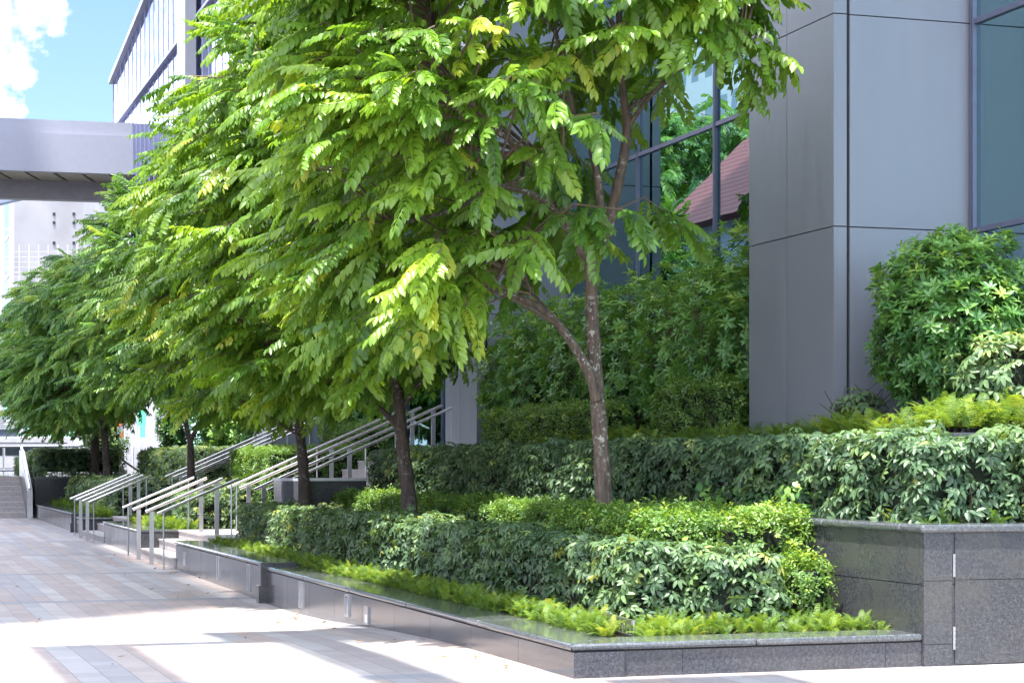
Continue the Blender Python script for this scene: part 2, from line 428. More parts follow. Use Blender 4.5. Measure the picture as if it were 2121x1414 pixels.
class T:
    def __init__(s): s.v = []; s.f = []; s.j = []
    def add(s, vf, j=0.0):
        v, f = vf; n = len(s.v); s.v += list(v); s.f += [tuple(n + i for i in q) for q in f]; s.j += [j] * len(v)
def frond_template(pairs, droop, rnd, low=False):
    t = T(); r = random.Random(rnd)
    def R(y): return np.array((0.06 * math.sin(3 * y + rnd) , y, -droop * y * y))
    LL = leaflet4 if low else leaflet
    for i in range(pairs):
        y = .16 + .78 * i / (pairs - 1)
        p = R(y); sz = .285 * (1 - .35 * abs(y - .6)) * r.uniform(.78, 1.14)
        tang = R(y + .01) - R(y); tang /= np.linalg.norm(tang)
        for sg in (-1, 1):
            ang = math.radians(r.uniform(48, 66) - 14 * y)
            d = tang * math.cos(ang) + np.array((sg, 0, 0)) * math.sin(ang) + np.array((0, 0, -r.uniform(.18, .5)))
            t.add(LL(p, d, (0, 0.0, 1), sz, sz * r.uniform(.40, .50), .18, .22), r.uniform(-.1, .1))
    p = R(.96); t.add(LL(p, R(1.0) - R(.9), (0, 0, 1), .28, .11, .18, .2))
    # rachis
    for k in range(4):
        a, b = R(.24 * k), R(.24 * (k + 1)); w = .006
        n = len(t.v); t.v += [a + (w, 0, 0), a - (w, 0, 0), b - (w, 0, 0), b + (w, 0, 0)]; t.f.append((n, n + 1, n + 2, n + 3)); t.j += [.0] * 4
    return t
def umbrella_template(rnd, n=7, droop=.45, low=False):
    t = T(); r = random.Random(rnd)
    for i in range(n):
        a = 2 * PI * i / n + r.uniform(-.15, .15); L = r.uniform(.85, 1.05)
        t.add((leaflet4 if low else leaflet)((.12 * math.cos(a), .12 * math.sin(a), 0), (math.cos(a), math.sin(a), -droop * .6), (0, 0, 1), L, L * .40, .12, droop * .5), r.uniform(-.08, .08))
    return t
def rosette_template(rnd, n=8, rise=.7, w=.36, low=True):
    t = T(); r = random.Random(rnd)
    for i in range(n):
        a = i * 2.4 + r.uniform(-.2, .2); h = -.25 + .5 * i / n; up = rise * r.uniform(.3, 1.5) * (.3 + i / n)
        L = r.uniform(.8, 1.1)
        d = (math.cos(a), math.sin(a), up)
        t.add((leaflet4 if low else leaflet)((0, 0, h * .7), d, (0, 0, 1), L, L * w, .18, .25), r.uniform(-.1, .1))
    return t
def spray_template(rnd, n=7):
    """small twig with scattered small leaves"""
    t = T(); r = random.Random(rnd)
    for i in range(n):
        a = r.uniform(0, 2 * PI); h = r.uniform(-.5, .6); rr = r.uniform(0, .45)
        t.add(leaflet4((rr * math.cos(a), rr * math.sin(a), h), (math.cos(a) + r.uniform(-.4, .4), math.sin(a) + r.uniform(-.4, .4), r.uniform(-.2, .9)), (0, 0, 1), r.uniform(.5, .75), .36, .15, .2), r.uniform(-.12, .12))
    return t
def fern_template(rnd, n=15, arch=.55):
    t = T(); r = random.Random(rnd)
    def R(y): return np.array((0, y * (1 - .15 * y), .15 * y - arch * y * y * y))
    for i in range(n):
        y = .08 + .88 * i / n; p = R(y); w = .125 * math.sin(PI * (.12 + .86 * y)) ** .7
        tg = R(y + .01) - R(y); tg /= np.linalg.norm(tg)
        for sg in (-1, 1):
            d = np.array((sg, 0, 0)) + tg * .22 + np.array((0, 0, r.uniform(-.25, .12)))
            q = p + tg * .036; e = p + d * w; n0 = len(t.v)
            t.v += [p, q, e + tg * .022, e]; t.f.append((n0, n0 + 1, n0 + 2, n0 + 3)); t.j += [r.uniform(-.06, .06)] * 4
    return t

def frames(fwd, up):
    """rotation matrices with local +Y = fwd, local +Z ~ up"""
    f = fwd / np.linalg.norm(fwd, axis=1, keepdims=True)
    x = np.cross(f, up); ln = np.linalg.norm(x, axis=1, keepdims=True); x = x / np.maximum(ln, 1e-6)
    z = np.cross(x, f)
    return np.stack([x, f, z], axis=2)
def frames_n(nrm, spin):
    """rotation matrices with local +Z = nrm and a random spin"""
    n = nrm / np.linalg.norm(nrm, axis=1, keepdims=True)
    ref = np.tile(np.array([[0.31, .87, .12]]), (len(n), 1))
    x = np.cross(ref, n); x /= np.maximum(np.linalg.norm(x, axis=1, keepdims=True), 1e-6); y = np.cross(n, x)
    c, s = np.cos(spin)[:, None], np.sin(spin)[:, None]
    X = x * c + y * s; Y = -x * s + y * c
    return np.stack([X, Y, n], axis=2)

def scatter(name, temps, pos, R, scale, tint, m, parent=None, origin=(0, 0, 0), **kw):
    pos = np.asarray(pos, float) - np.array(origin)
    pick = RNG.integers(0, len(temps), len(pos))
    Vs, Ls, Lt, Ts = [], [], [], []; off = 0
    for k, t in enumerate(temps):
        idx = np.where(pick == k)[0]
        if not len(idx): continue
        V = np.array(t.v); n = len(V)
        W = np.einsum('nij,mj->nmi', R[idx], V) * scale[idx][:, None, None] + pos[idx][:, None, :]
        Vs.append(W.reshape(-1, 3))
        Ts.append((tint[idx][:, None] + np.array(t.j)[None, :]).reshape(-1))
        lt = np.array([len(f) for f in t.f]); fl = np.concatenate([np.array(f) for f in t.f])
        Ls.append((fl[None, :] + (np.arange(len(idx)) * n)[:, None] + off).reshape(-1)); Lt.append(np.tile(lt, len(idx)))
        off += n * len(idx)
    V = np.concatenate(Vs); L = np.concatenate(Ls); LT = np.concatenate(Lt); TT = np.clip(np.concatenate(Ts), 0, 1)
    me = bpy.data.meshes.new(name)
    me.vertices.add(len(V)); me.vertices.foreach_set('co', V.astype(np.float32).ravel())
    me.loops.add(len(L)); me.loops.foreach_set('vertex_index', L.astype(np.int32))
    me.polygons.add(len(LT)); me.polygons.foreach_set('loop_start', np.concatenate([[0], np.cumsum(LT)[:-1]]).astype(np.int32))
    try: me.polygons.foreach_set('loop_total', LT.astype(np.int32))
    except Exception: pass
    a = me.attributes.new('tint', 'FLOAT', 'POINT'); a.data.foreach_set('value', TT.astype(np.float32))
    me.update(calc_edges=True); me.materials.append(m)
    o = bpy.data.objects.new(name, me); C.objects.link(o)
    if parent is not None: o.parent = parent
    else: o.location = origin
    tag(o, **kw)
    return o

TP_FROND = [frond_template(n, d, i) for i, (n, d) in enumerate(((8, .30), (9, .42), (7, .15), (8, .55), (9, .25), (6, .35)))]
TP_FROND_L = [frond_template(n, d, i, True) for i, (n, d) in enumerate(((8, .30), (8, .45), (7, .2)))]
TP_UMB = [umbrella_template(i, n) for i, n in enumerate((7, 8, 6))]
TP_UMB_L = [umbrella_template(i, n, low=True) for i, n in enumerate((7, 8, 6))]
TP_ROS = [rosette_template(i, n) for i, n in enumerate((8, 10, 7))]
TP_LAU = [rosette_template(i + 9, n, .8, .34, False) for i, n in enumerate((8, 10, 7))]
TP_SPR = [spray_template(i, n) for i, n in enumerate((7, 8, 6))]
TP_FERN = [fern_template(i, 16, a) for i, a in enumerate((.45, .6, .3))]

def wob(p, k=1.0, seed=0.0):
    """cheap smooth noise, about -1..1"""
    x, y, z = p[:, 0] * k + seed, p[:, 1] * k + seed * 1.7, p[:, 2] * k
    return (np.sin(2.3 * x + 1.1 * y + .7 * z) + np.sin(-1.7 * x + 2.9 * y + 1.9 * z + 1.3) + np.sin(4.1 * x - 3.3 * y + 3.1 * z + 2.1) * .7 + np.sin(5.3 * y + 4.7 * z - 2.2 * x) * .5) / 3.2

def box_points(x0, x1, y0, y1, z0, z1, dens, r=.12, back=.25):
    fs = [('x0', (y1 - y0) * (z1 - z0), 1), ('x1', (y1 - y0) * (z1 - z0), back), ('y0', (x1 - x0) * (z1 - z0), 1),
          ('y1', (x1 - x0) * (z1 - z0), .5), ('z1', (x1 - x0) * (y1 - y0), 1.1)]
    P = []
    for nme, A, w in fs:
        n = max(2, int(A * dens * w)); u = RNG.random((n, 3)) * [x1 - x0, y1 - y0, z1 - z0] + [x0, y0, z0]
        if nme == 'x0': u[:, 0] = x0
        elif nme == 'x1': u[:, 0] = x1
        elif nme == 'y0': u[:, 1] = y0
        elif nme == 'y1': u[:, 1] = y1
        else: u[:, 2] = z1
        P.append(u)
    P = np.concatenate(P)
    lo = np.array([x0 + r, y0 + r, z0]); hi = np.array([x1 - r, y1 - r, z1 - r])
    q = np.clip(P, lo, hi); d = P - q; ln = np.maximum(np.linalg.norm(d, axis=1, keepdims=True), 1e-6); n = d / ln
    return q + n * r, n

def stems_mb(pts, h, rad=.008, spread=.12):
    mb = MB()
    for p in pts:
        a = Vector(p); q = a.copy(); path = [a.copy()]; dx, dy = random.uniform(-spread, spread), random.uniform(-spread, spread)
        for k in range(3):
            q = q + Vector((dx + random.uniform(-.03, .03), dy + random.uniform(-.03, .03), h / 3)); path.append(q.copy())
        mb.tube(path, [rad, rad * .9, rad * .7, rad * .4], 5, False)
    return mb

def hedge(label, box, kind, dens, size, group=None, cat='hedge', r=.14, amp=.05, name='hedge', grad=0, seed=None, stems=True, tshift=0., core_in=.13):
    x0, x1, y0, y1, z0, z1 = box
    tps, m = {'umb': (TP_UMB, M['leaf_umb']), 'umbl': (TP_UMB_L, M['leaf_umb']), 'small': (TP_SPR, M['leaf_small']), 'laurel': (TP_LAU, M['leaf_laurel']), 'ros': (TP_ROS, M['leaf_small'])}[kind]
    base = ((x0 + x1) / 2, (y0 + y1) / 2, z0)
    root = thing(name, base, label, cat, group)
    P, n = box_points(x0, x1, y0, y1, z0 + .03, z1, dens, r)
    sd = seed if seed is not None else random.uniform(0, 9)
    w = wob(P, 1.3, sd)
    P = P + n * (w * amp)[:, None] - n * (RNG.random(len(P)) ** 1.6 * .16)[:, None]
    keep_ = wob(P, 3.1, sd + 5) > -.70; P, n, w = P[keep_], n[keep_], w[keep_]
    # shoots standing up above the clipped top
    k = RNG.random(len(P)) < .05; P[k & (n[:, 2] > .7)] += [0, 0, .06]
    up = n * RNG.uniform(.3, 1.0, (len(P), 1)) + RNG.normal(0, .42, n.shape) + [0, 0, .75]
    sc = size * RNG.uniform(.7, 1.2, len(P))
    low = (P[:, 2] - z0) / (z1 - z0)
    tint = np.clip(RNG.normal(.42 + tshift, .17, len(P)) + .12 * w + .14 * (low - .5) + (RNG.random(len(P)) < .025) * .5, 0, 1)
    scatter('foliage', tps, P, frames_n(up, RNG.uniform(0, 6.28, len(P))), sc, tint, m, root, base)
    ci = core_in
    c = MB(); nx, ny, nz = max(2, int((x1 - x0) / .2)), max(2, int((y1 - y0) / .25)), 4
    # near-black box standing in for the shade between the leaves
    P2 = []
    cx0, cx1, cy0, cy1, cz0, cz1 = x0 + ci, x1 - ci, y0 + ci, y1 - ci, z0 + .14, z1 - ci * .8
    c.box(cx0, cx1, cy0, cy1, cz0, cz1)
    sub(root, 'shade_core', c, M['core'])
    if stems:
        npt = int((y1 - y0) * 5 + (x1 - x0) * 4)
        pts = []
        for _ in range(npt):
            if random.random() < (y1 - y0) / (y1 - y0 + x1 - x0): pts.append((x0 + random.uniform(.05, .2), random.uniform(y0 + .05, y1 - .05), z0 - .02))
            else: pts.append((random.uniform(x0 + .05, x1 - .05), y0 + random.uniform(.05, .2), z0 - .02))
        sub(root, 'stems', stems_mb(pts, (z1 - z0) * .5, .006, .05), M['stem'])
    return root

def shrub(label, c, rad, kind, n, size, group=None, z0=None, cat='shrub', name='shrub', core=.55, tshift=0., nst=9, shell=.45, expo=2.3):
    """free-growing shrub: c centre, rad (rx, ry, rz)"""
    tps, m = {'umb': (TP_UMB, M['leaf_umb']), 'small': (TP_SPR, M['leaf_small']), 'laurel': (TP_LAU, M['leaf_laurel'])}[kind]
    base = (c[0], c[1], z0 if z0 is not None else c[2] - rad[2])
    root = thing(name, base, label, cat, group)
    d = RNG.normal(0, 1, (n, 3)); d /= np.linalg.norm(d, axis=1, keepdims=True)
    q = np.sum(np.abs(d) ** expo, axis=1, keepdims=True) ** (-1 / expo)
    rr = (1 - shell * RNG.random(n) ** 1.5)[:, None]
    unit = d * q
    sd = random.uniform(0, 9)
    lump = 1 + .15 * wob(unit * 2.1, 1.2, sd)[:, None]
    P = unit * rr * lump * np.array(rad) + np.array(c)
    keep = wob(P, 2.6, sd + 3) > -.62
    P, d = P[keep], d[keep]; n = len(P)
    up = d * .8 + RNG.normal(0, .35, d.shape) + [0, 0, .75]
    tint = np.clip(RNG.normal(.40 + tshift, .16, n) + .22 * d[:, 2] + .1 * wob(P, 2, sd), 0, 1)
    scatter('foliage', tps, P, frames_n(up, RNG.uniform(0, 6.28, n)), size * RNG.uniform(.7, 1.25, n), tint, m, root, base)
    mb = MB()
    for k in range(nst):
        a = Vector((base[0] + random.uniform(-.5, .5) * rad[0] * .6, base[1] + random.uniform(-.5, .5) * rad[1] * .6, base[2] - .02))
        dd = Vector((random.gauss(0, 1), random.gauss(0, 1), random.uniform(-.1, 1.2))).normalized()
        e = Vector(c) + Vector((dd.x * rad[0], dd.y * rad[1], dd.z * rad[2])) * .85
        mid = a.lerp(e, .5) + Vector((random.uniform(-.1, .1), random.uniform(-.1, .1), .1))
        mb.tube([a, a.lerp(mid, .5) + Vector((0, 0, .05)), mid, e], [.018, .014, .011, .004], 5, False)
        for j in range(3):
            p = mid.lerp(e, random.random()); mb.tube([p, p + Vector((random.uniform(-.3, .3), random.uniform(-.3, .3), random.uniform(0, .3)))], [.006, .003], 4, False)
    sub(root, 'stems', mb, M['stem'])
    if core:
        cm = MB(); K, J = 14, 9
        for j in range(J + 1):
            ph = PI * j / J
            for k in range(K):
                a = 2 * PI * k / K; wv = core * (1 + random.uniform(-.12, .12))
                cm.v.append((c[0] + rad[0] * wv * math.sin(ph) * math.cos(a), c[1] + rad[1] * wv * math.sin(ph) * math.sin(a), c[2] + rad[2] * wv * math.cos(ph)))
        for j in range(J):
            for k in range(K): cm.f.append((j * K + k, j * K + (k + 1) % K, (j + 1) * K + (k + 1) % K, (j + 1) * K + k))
        sub(root, 'shade_core', cm, M['core'])  # dark core painted as shade inside the bush
    return root

def ferns(label, areas, dens, size, origin, name='fern_border', tshift=0.):
    """areas: list of (x0,x1,y0,y1,z)"""
    P, Fd, S, TI = [], [], [], []
    for (x0, x1, y0, y1, z) in areas:
        n = int((x1 - x0) * (y1 - y0) * dens)
        for _ in range(n):
            p = np.array((random.uniform(x0, x1), random.uniform(y0, y1), z))
            if math.sin(p[1] * 2.3 + 1.1 * math.sin(p[0] * 5)) + math.sin(p[1] * 5.9 + p[0] * 7) > 1.35: continue
            sz = size * random.uniform(.65, 1.25); ti = random.gauss(.42 + tshift, .22)
            a0 = random.uniform(0, 6.28); nf = random.randint(5, 8)
            for k in range(nf):
                a = a0 + 2 * PI * k / nf + random.uniform(-.4, .4); el = random.uniform(.55, 1.4)
                P.append(p + np.array((random.uniform(-.03, .03), random.uniform(-.03, .03), 0)))
                Fd.append((math.cos(a) * math.cos(el), math.sin(a) * math.cos(el), math.sin(el))); S.append(sz * random.uniform(.75, 1.1)); TI.append(ti + random.uniform(-.1, .1) + (.4 if random.random() < .05 else 0))
    Fd = np.array(Fd); up = np.tile(np.array([[0, 0, 1.0]]), (len(Fd), 1)) - Fd * .2 + RNG.normal(0, .15, Fd.shape)
    return scatter(name, TP_FERN, np.array(P), frames(Fd, up), np.array(S), np.array(TI), M['leaf_fern'], None, origin, label=label, cat='ferns', kind='stuff')

# ------------------------------------------------------------------ ground
gz = [(-200, 0), (-14, 0), (0, 0), (1.8, -.005), (3.5, -.02), (5, -.06), (6.2, -.105), (8, -.175), (9.9, -.215), (11.3, -.212), (14, -.19), (18.9, -.166), (23, -.15), (36, -.10), (47, -.06), (60, -.05), (900, -.05)]
def ground_z(y):
    for (a, za), (b, zb) in zip(gz, gz[1:]):
        if a <= y <= b:
            u = (y - a) / (b - a); return za + (zb - za) * u
    return 0
g = MB()
ys = [-200, -60, -14] + [i * .5 for i in range(0, 96)] + [60, 120, 300, 900]
for y in ys:
    for x in (-700, -40, 20, 700): g.v.append((x, y, ground_z(y)))
for i in range(len(ys) - 1):
    for k in range(3):
        a = i * 4 + k; g.f.append((a, a + 1, a + 5, a + 4))
g.build('plaza_paving', M['pave'], origin=(0, 0, 0), smooth=True, kind='structure')

# ------------------------------------------------------------------ planters
def coping(mb, x0, x1, y0, y1, z1, th=.05):
    mb.box(x0, x1, y0, y1, z1 - th, z1)

def planter_wall(label, y0, y1, ztop, front_run=None, pillar=None, group='low granite planter walls', far_end=None):
    root = thing('planter_wall', (0, y0, 0), label, 'planter', group)
    joints = 1.25
    # wall slabs with thin joints between
    w = MB(); n = max(1, round((y1 - y0) / joints)); L = (y1 - y0) / n
    for i in range(n):
        a, b = y0 + i * L, y0 + (i + 1) * L
        w.box(.022, .40, a + (.003 if i else 0), b - .003, -.6, ztop - .062)
    if front_run:
        X = front_run; m_ = 2
        w.box(.4005, .85, .022, .45, -.6, ztop - .062); w.box(.853, X - .30 + .0, .022, .45, -.6, ztop - .062)
        w.box(X - .297, X, .022, .45, -.6, ztop - .062)
    sub(root, 'wall_slabs', w, M['granite'] if not front_run else M['granite'])
    k = MB(); k.box(.03, .39, y0 + .03, y1 - .03, -.6, ztop - .045)
    if front_run: k.box(.39, front_run - .001, .03, .44, -.6, ztop - .045)
    sub(root, 'dark_joint', k, M['gap'])
    c = MB(); cl = 2.4; n = max(1, round((y1 - y0) / cl)); L = (y1 - y0) / n
    for i in range(n):
        a, b = y0 + i * L, y0 + (i + 1) * L
        if i == 0 and front_run:
            # mitred corner piece
            c.prism([(0, 0), (.46, .47), (.46, b - .002), (0, b - .002)], 'z', ztop - .05, ztop)
        else: c.box(0, .46, a + .002, b - .002, ztop - .05, ztop)
    if front_run:
        X = front_run
        c.prism([(.003, 0), (1.42, 0), (1.42, .47), (.463, .47)], 'z', ztop - .05, ztop)
        c.box(1.424, X - .002, 0, .47, ztop - .05, ztop)
    sub(root, 'coping', c, M['granite_cap'], bevel=.018)
    if pillar:
        pm = MB(); py = pillar
        pm.box(-.05, .40, py, py + .16, -.6, ztop + .0)
        pm.box(-.075, .40, py - .012, py + .17, -.6, ground_z(py) + .22)
        sub(root, 'pier', pm, M['granite'], bevel=.006)
    if far_end is not None:
        e = MB(); e.box(.40, far_end, y1 - .40, y1 - .022, -.6, ztop - .062); sub(root, 'end_wall', e, M['granite'])
        e = MB(); e.box(.46, far_end, y1 - .46, y1, ztop - .05, ztop); sub(root, 'end_coping', e, M['granite_cap'], bevel=.018)
    return root

planter_wall('long low polished granite planter wall whose sharp corner points to the camera', 0, 11.30, .243, front_run=2.762)
planter_wall('low granite planter wall with a square pier, right of the nearer front steps', 11.47, 18.88, .283, pillar=11.31)
def mid_planter(label, y0, y1, zt, pillar=None):
    r = planter_wall(label, y0, y1, zt, pillar=pillar)
    e = MB(); e.box(.40, 2.9, y0 + .022, y0 + .40, -.6, zt - .062); sub(r, 'side_wall', e, M['granite'])
    e = MB(); e.box(.4605, 2.9, y0, y0 + .46, zt - .05, zt); sub(r, 'side_coping', e, M['granite_cap'], bevel=.018)
    return r
mid_planter('low granite planter between the two sets of front steps', 23.15, 28.95, .32)
mid_planter('low granite planter wall beyond the farther front steps', 33.15, 35.0, .28)
planter_wall('far low granite wall with square end, running to the plaza stairs', 35.2, 46.3, .34, pillar=35.02)

# terrace planter (taller block at the right)
tp = thing('raised_planter', (2.765, 0, 0), 'tall dark granite planter with a hinged access door at the right edge', 'planter')
m = MB()
for a, b in ((0.0, 1.62), (1.626, 3.2), (3.206, 5.0)):
    for z0, z1 in ((-.3, .22), (.226, .60), (.606, .99)):
        m.box(2.765, 3.2, a + (.012 if a == 0 else 0), b, z0, z1)
# long side wall behind the hedges
m.box(2.765, 3.0, 5.01, 18.5, -.3, .99)
sub(tp, 'side_wall', m, M['granite_side'])
m = MB()
for a, b in ((3.2002, 3.2005),): pass
for z0, z1 in ((-.3, .16), (.166, .63), (.636, .99)):
    m.box(2.765 + .004, 3.005, 0, .0118, z0, z1)
m.box(3.03, 9.0, .02, .3, -.3, .99)
sub(tp, 'front_wall', m, M['granite_side'])
m = MB()
m.box(3.03, 5.0, .0, .019, .01, .634); m.box(3.03, 5.0, .0, .019, .64, .988)
d = sub(tp, 'access_door', m, M['granite_side'])
for z in (.12, .66):
    h = MB(); h.box(3.009, 3.027, -.006, .012, z, z + .17)
    for q in range(5): h.box(3.008, 3.028, -.009, .004, z + .004 + q * .034, z + .030 + q * .034)
    sub(d, 'hinge', h, M['steel_dark'])
m = MB(); m.box(2.735, 3.13, .32, 1.62, .99, 1.05); m.box(2.735, 3.13, 1.625, 18.5, .99, 1.05); m.box(2.735, 9.0, -.03, .317, .99, 1.05)
sub(tp, 'coping', m, M['granite_cap'], bevel=.02)
m = MB(); m.box(2.80, 2.86, .05, 18.4, -.3, .985); sub(tp, 'dark_joint', m, M['gap'])

# soil surfaces
def soil(x0, x1, y0, y1, z, nm='planting_soil'):
    m = MB(); nx, ny = max(2, int((x1 - x0) / .25)), max(2, int((y1 - y0) / .25)); n0 = len(m.v)
    for j in range(ny + 1):
        for i in range(nx + 1):
            m.v.append((x0 + (x1 - x0) * i / nx, y0 + (y1 - y0) * j / ny, z + random.uniform(-.012, .018)))
    for j in range(ny):
        for i in range(nx):
            a = j * (nx + 1) + i; m.f.append((a, a + 1, a + nx + 2, a + nx + 1))
    m.build(nm, M['soil'], kind='structure')
soil(.40, 2.765, .44, 11.4, .19); soil(.40, 2.765, 11.4, 18.7, .20)
soil(.40, 2.9, 23.5, 28.9, .25); soil(.40, 3.2, 33.5, 46.5, .25)
soil(2.99, 4.02, .3, 18.4, .97); soil(4.02, 9, .3, 1.55, .97)
soil(4.02, 6.15, 1.8, 18.4, 1.66); soil(6.15, 9, 1.8, 5.1, 1.66)
# third terrace retaining wall
t3 = thing('terrace_wall', (4.0, 1.6, 1), 'low grey terrace wall half hidden behind the long dark hedge', 'retaining wall')
m = MB(); m.box(3.95, 4.02, 1.6, 18.4, .9, 1.72); m.box(4.02, 9, 1.6, 1.8, .9, 1.72); sub(t3, 'wall_slabs', m, M['granite_side'])
m = MB(); m.box(3.92, 4.10, 1.81, 18.4, 1.72, 1.76); m.box(3.92, 9, 1.57, 1.808, 1.72, 1.76); sub(t3, 'coping', m, M['granite_cap'])

# ------------------------------------------------------------------ wall lights
def wall_light(y, z0, z1, kind, label):
    w = .17
    r = thing('wall_light', (.02, y, z0), label, 'wall light', 'lights set in the planter walls')
    m = MB(); e = .02; x0, x1 = .006, .03
    m.box(x0, x1, y - w / 2, y + w / 2, z1 - e, z1); m.box(x0, x1, y - w / 2, y + w / 2, z0, z0 + e)
    m.box(x0, x1, y - w / 2, y - w / 2 + e, z0 + e, z1 - e); m.box(x0, x1, y + w / 2 - e, y + w / 2, z0 + e, z1 - e)
    if kind == 'plate':
        m.box(x0 + .003, x1, y - w / 2 + e, y + w / 2 - e, (z0 + z1) / 2 + .01, z1 - e)
        sub(r, 'frame', m, M['steel_dark']); l = MB(); l.box(.012, .03, y - w / 2 + e, y + w / 2 - e, z0 + e, (z0 + z1) / 2 + .01); sub(r, 'lens', l, M['lens'])
    else:
        sub(r, 'frame', m, M['steel_dark']); l = MB(); l.box(.016, .03, y - w / 2 + e, y + w / 2 - e, z0 + e, z1 - e); sub(r, 'lens', l, M['slot_glass'])
for px, kind, up, lab in ((380, 'plate', .0, 'small steel light plate at the step end of the far planter wall'),
                          (449, 'slot', .0, 'tall slot light midway between the small plate and the square pier'),
                          (512, 'slot', 0, 'tall slot light just left of the square granite pier'),
                          (620, 'slot', 0, 'tall slot light first to the right of the square granite pier'),
                          (716, 'slot', 0, 'tall slot light beside the half-frosted light plate'),
                          (756, 'plate', 0, 'half-frosted light plate low in the wall, nearest to the front corner')):
    y = at(px, 1200, t=0).y; gzz = ground_z(y); top = (.243 if y < 11.3 else .283) - .075
    if kind == 'slot': wall_light(y, gzz + .07, top, kind, lab)
    else: wall_light(y, gzz + (.02 if px > 700 else .09), gzz + (.20 if px > 700 else .30), kind, lab)

# ------------------------------------------------------------------ stairs
def staircase(label, y0, y1, zg):
    r = thing('staircase', (0, y0, zg), label, 'stairs', 'granite steps up from the plaza to the office building')
    m = MB()
    xs = [0.0, .35, .70]; zs = [.0, .16, .315]
    for i, (x, z) in enumerate(zip(xs, zs)):
        x2 = xs[i + 1] if i < 2 else 1.9
        m.box(x, x2 + .01 if i < 2 else x2, y0, y1, -.6, z - .03)
        m.box(x - .015, (x2 - .0155) if i < 2 else x2, y0, y1, z - .0295, z)
    sub(r, 'lower_flight', m, M['step'])
    m = MB(); x, z = 1.9, .315
    for i in range(9):
        z += .155; m.box(x + .001, x + .305, y0, y1, .1, z - .03); m.box(x - .014, x + .29 if i < 8 else 4.9, y0, y1, z - .0295, z); x += .3
    m.box(x, 9, y0, y1, 1, z - .03)
    sub(r, 'upper_flight', m, M['step'])
staircase('nearer set of pale granite steps between the low planters', 18.89, 23.14, -.16)
staircase('farther set of pale granite steps beyond the middle planter', 28.96, 33.14, -.12)

def handrail(label, y, x0, x1, z0, z1, thick, zg0, zg1, group, posts=None):
    r = thing('handrail', (x0, y, zg0), label, 'handrail', group)
    m = MB()
    e = .06 * (z1 - z0) / (x1 - x0)
    m.tube([(x0 - .06, y, z0 - e), (x1 + .06, y, z1 + e)], .024 if not thick else .026, 12)
    sub(r, 'rail', m, M['steel'], smooth=False)
    for k, (x, zt, zb) in enumerate(posts or [(x0 + .04, z0, zg0), (x1 - .04, z1, zg1)]):
        pm = MB()
        if thick: pm.box(x - .035, x + .035, y - .02, y + .02, zb, zt - .02)
        else: pm.tube([(x, y, zb), (x, y, zt - .01)], .014, 8)
        sub(r, 'post', pm, M['steel_dark'])
    return r
POS = ['nearest to the camera', 'second from the camera', 'third from the camera', 'farthest from the camera']
def rail_set(ys, zg, which):
    for i, y in enumerate(ys):
        thick = i in (1, 2)
        handrail(f'short steel handrail on {"flat" if thick else "round"} posts at the {which} front steps, {POS[i]}', y, -.20, .96, .735, 1.225, thick, zg - .05, .30, 'short handrails at the front steps')
rail_set([18.95, 20.35, 22.0, 23.45], -.15, 'nearer')
rail_set([29.15, 30.4, 31.8, 33.1], -.11, 'farther')
def long_set(ys, which, x0=1.6):
    for i, y in enumerate(ys):
        x1 = 4.75; s = .44; z0 = 1.05 + (x0 - 1.5) * s; z1 = z0 + (x1 - x0) * s
        posts = []
        for x in (x0 + .1, (x0 + x1) / 2, x1 - .1):
            zt = z0 + (x - x0) * s
            posts.append((x, zt, zt - .92))
        handrail(f'long sloping steel handrail on the upper {which} steps, {POS[i]}', y, x0, x1, z0, z1, i in (1, 2), .3, 1.5, 'long handrails beside the upper steps', posts)
        # lower second bar
long_set([19.15, 20.3, 21.7, 22.9], 'nearer')
long_set([29.2, 30.3, 31.6, 32.9], 'farther', 1.9)

# dark pier with a steel lid beside the steps
r = thing('granite_pier', (1.5, 17.6, .2), 'dark round-ended pier with pale metal lid behind the second tree', 'pier')
m = MB(); poly = [(1.62, 17.3), (2.7, 17.3), (2.7, 18.5), (1.62, 18.5)]
poly = [(2.75, 17.35)] + [(2.75, 18.5)] + [(1.75 + .28 * math.cos(a), 18.22 + .28 * math.sin(a)) for a in [PI / 2 + i * PI / 12 for i in range(7)]] + [(1.75 + .28 * math.cos(a), 17.63 + .28 * math.sin(a)) for a in [PI + i * PI / 12 for i in range(7)]]
m.prism(poly, 'z', .2, 1.235); sub(r, 'body', m, M['granite'])
m = MB(); cx, cy = 2.1, 17.9
m.prism([(cx + (x - cx) * 1.03, cy + (y - cy) * 1.04) for x, y in poly], 'z', 1.236, 1.275); sub(r, 'lid', m, M['steel_dark'])

# ------------------------------------------------------------------ office building
ob = thing('office_building', (4.64, 5, 1.6), 'blue-grey panelled office building with columns and tall teal windows', 'building')
TC, TG = 4.64, 6.22
zj = [-.2, 1.75, 3.9, 6.05, 8.2, 10.35, 12.5, 15.99]
def column(y0, y1, seam):
    m = MB(); gp = .006
    for z0, z1 in zip(zj, zj[1:]):
        a, b = z0 + gp, z1 - gp
        # left face panels (plaza side)
        for u, v in ((y0, seam), (seam, y1)):
            m.box(TC, TC + .03, u + (gp if u == seam else 0), v - (gp if v == seam else 0), a, b)
        # camera-side face
        m.box(TC + .031, TC + .145, y0, y0 + .03, a, b)
        m.box(TC + .185, TG - .001, y0 + .012, y0 + .04, a, b)
        # far face
        m.box(TC + .031, TG - .001, y1 - .03, y1, a, b)
    c = sub(ob, 'column', m, M['panel'])
    k = MB(); k.box(TC + .022, TG, y0 + .022 + .012, y1 - .02, -.2, 15.99); sub(c, 'dark_joint', k, M['gap'])
column(5.17, 7.22, 6.26); column(17.68, 19.5, 18.6); column(35.4, 37.2, 36.3)

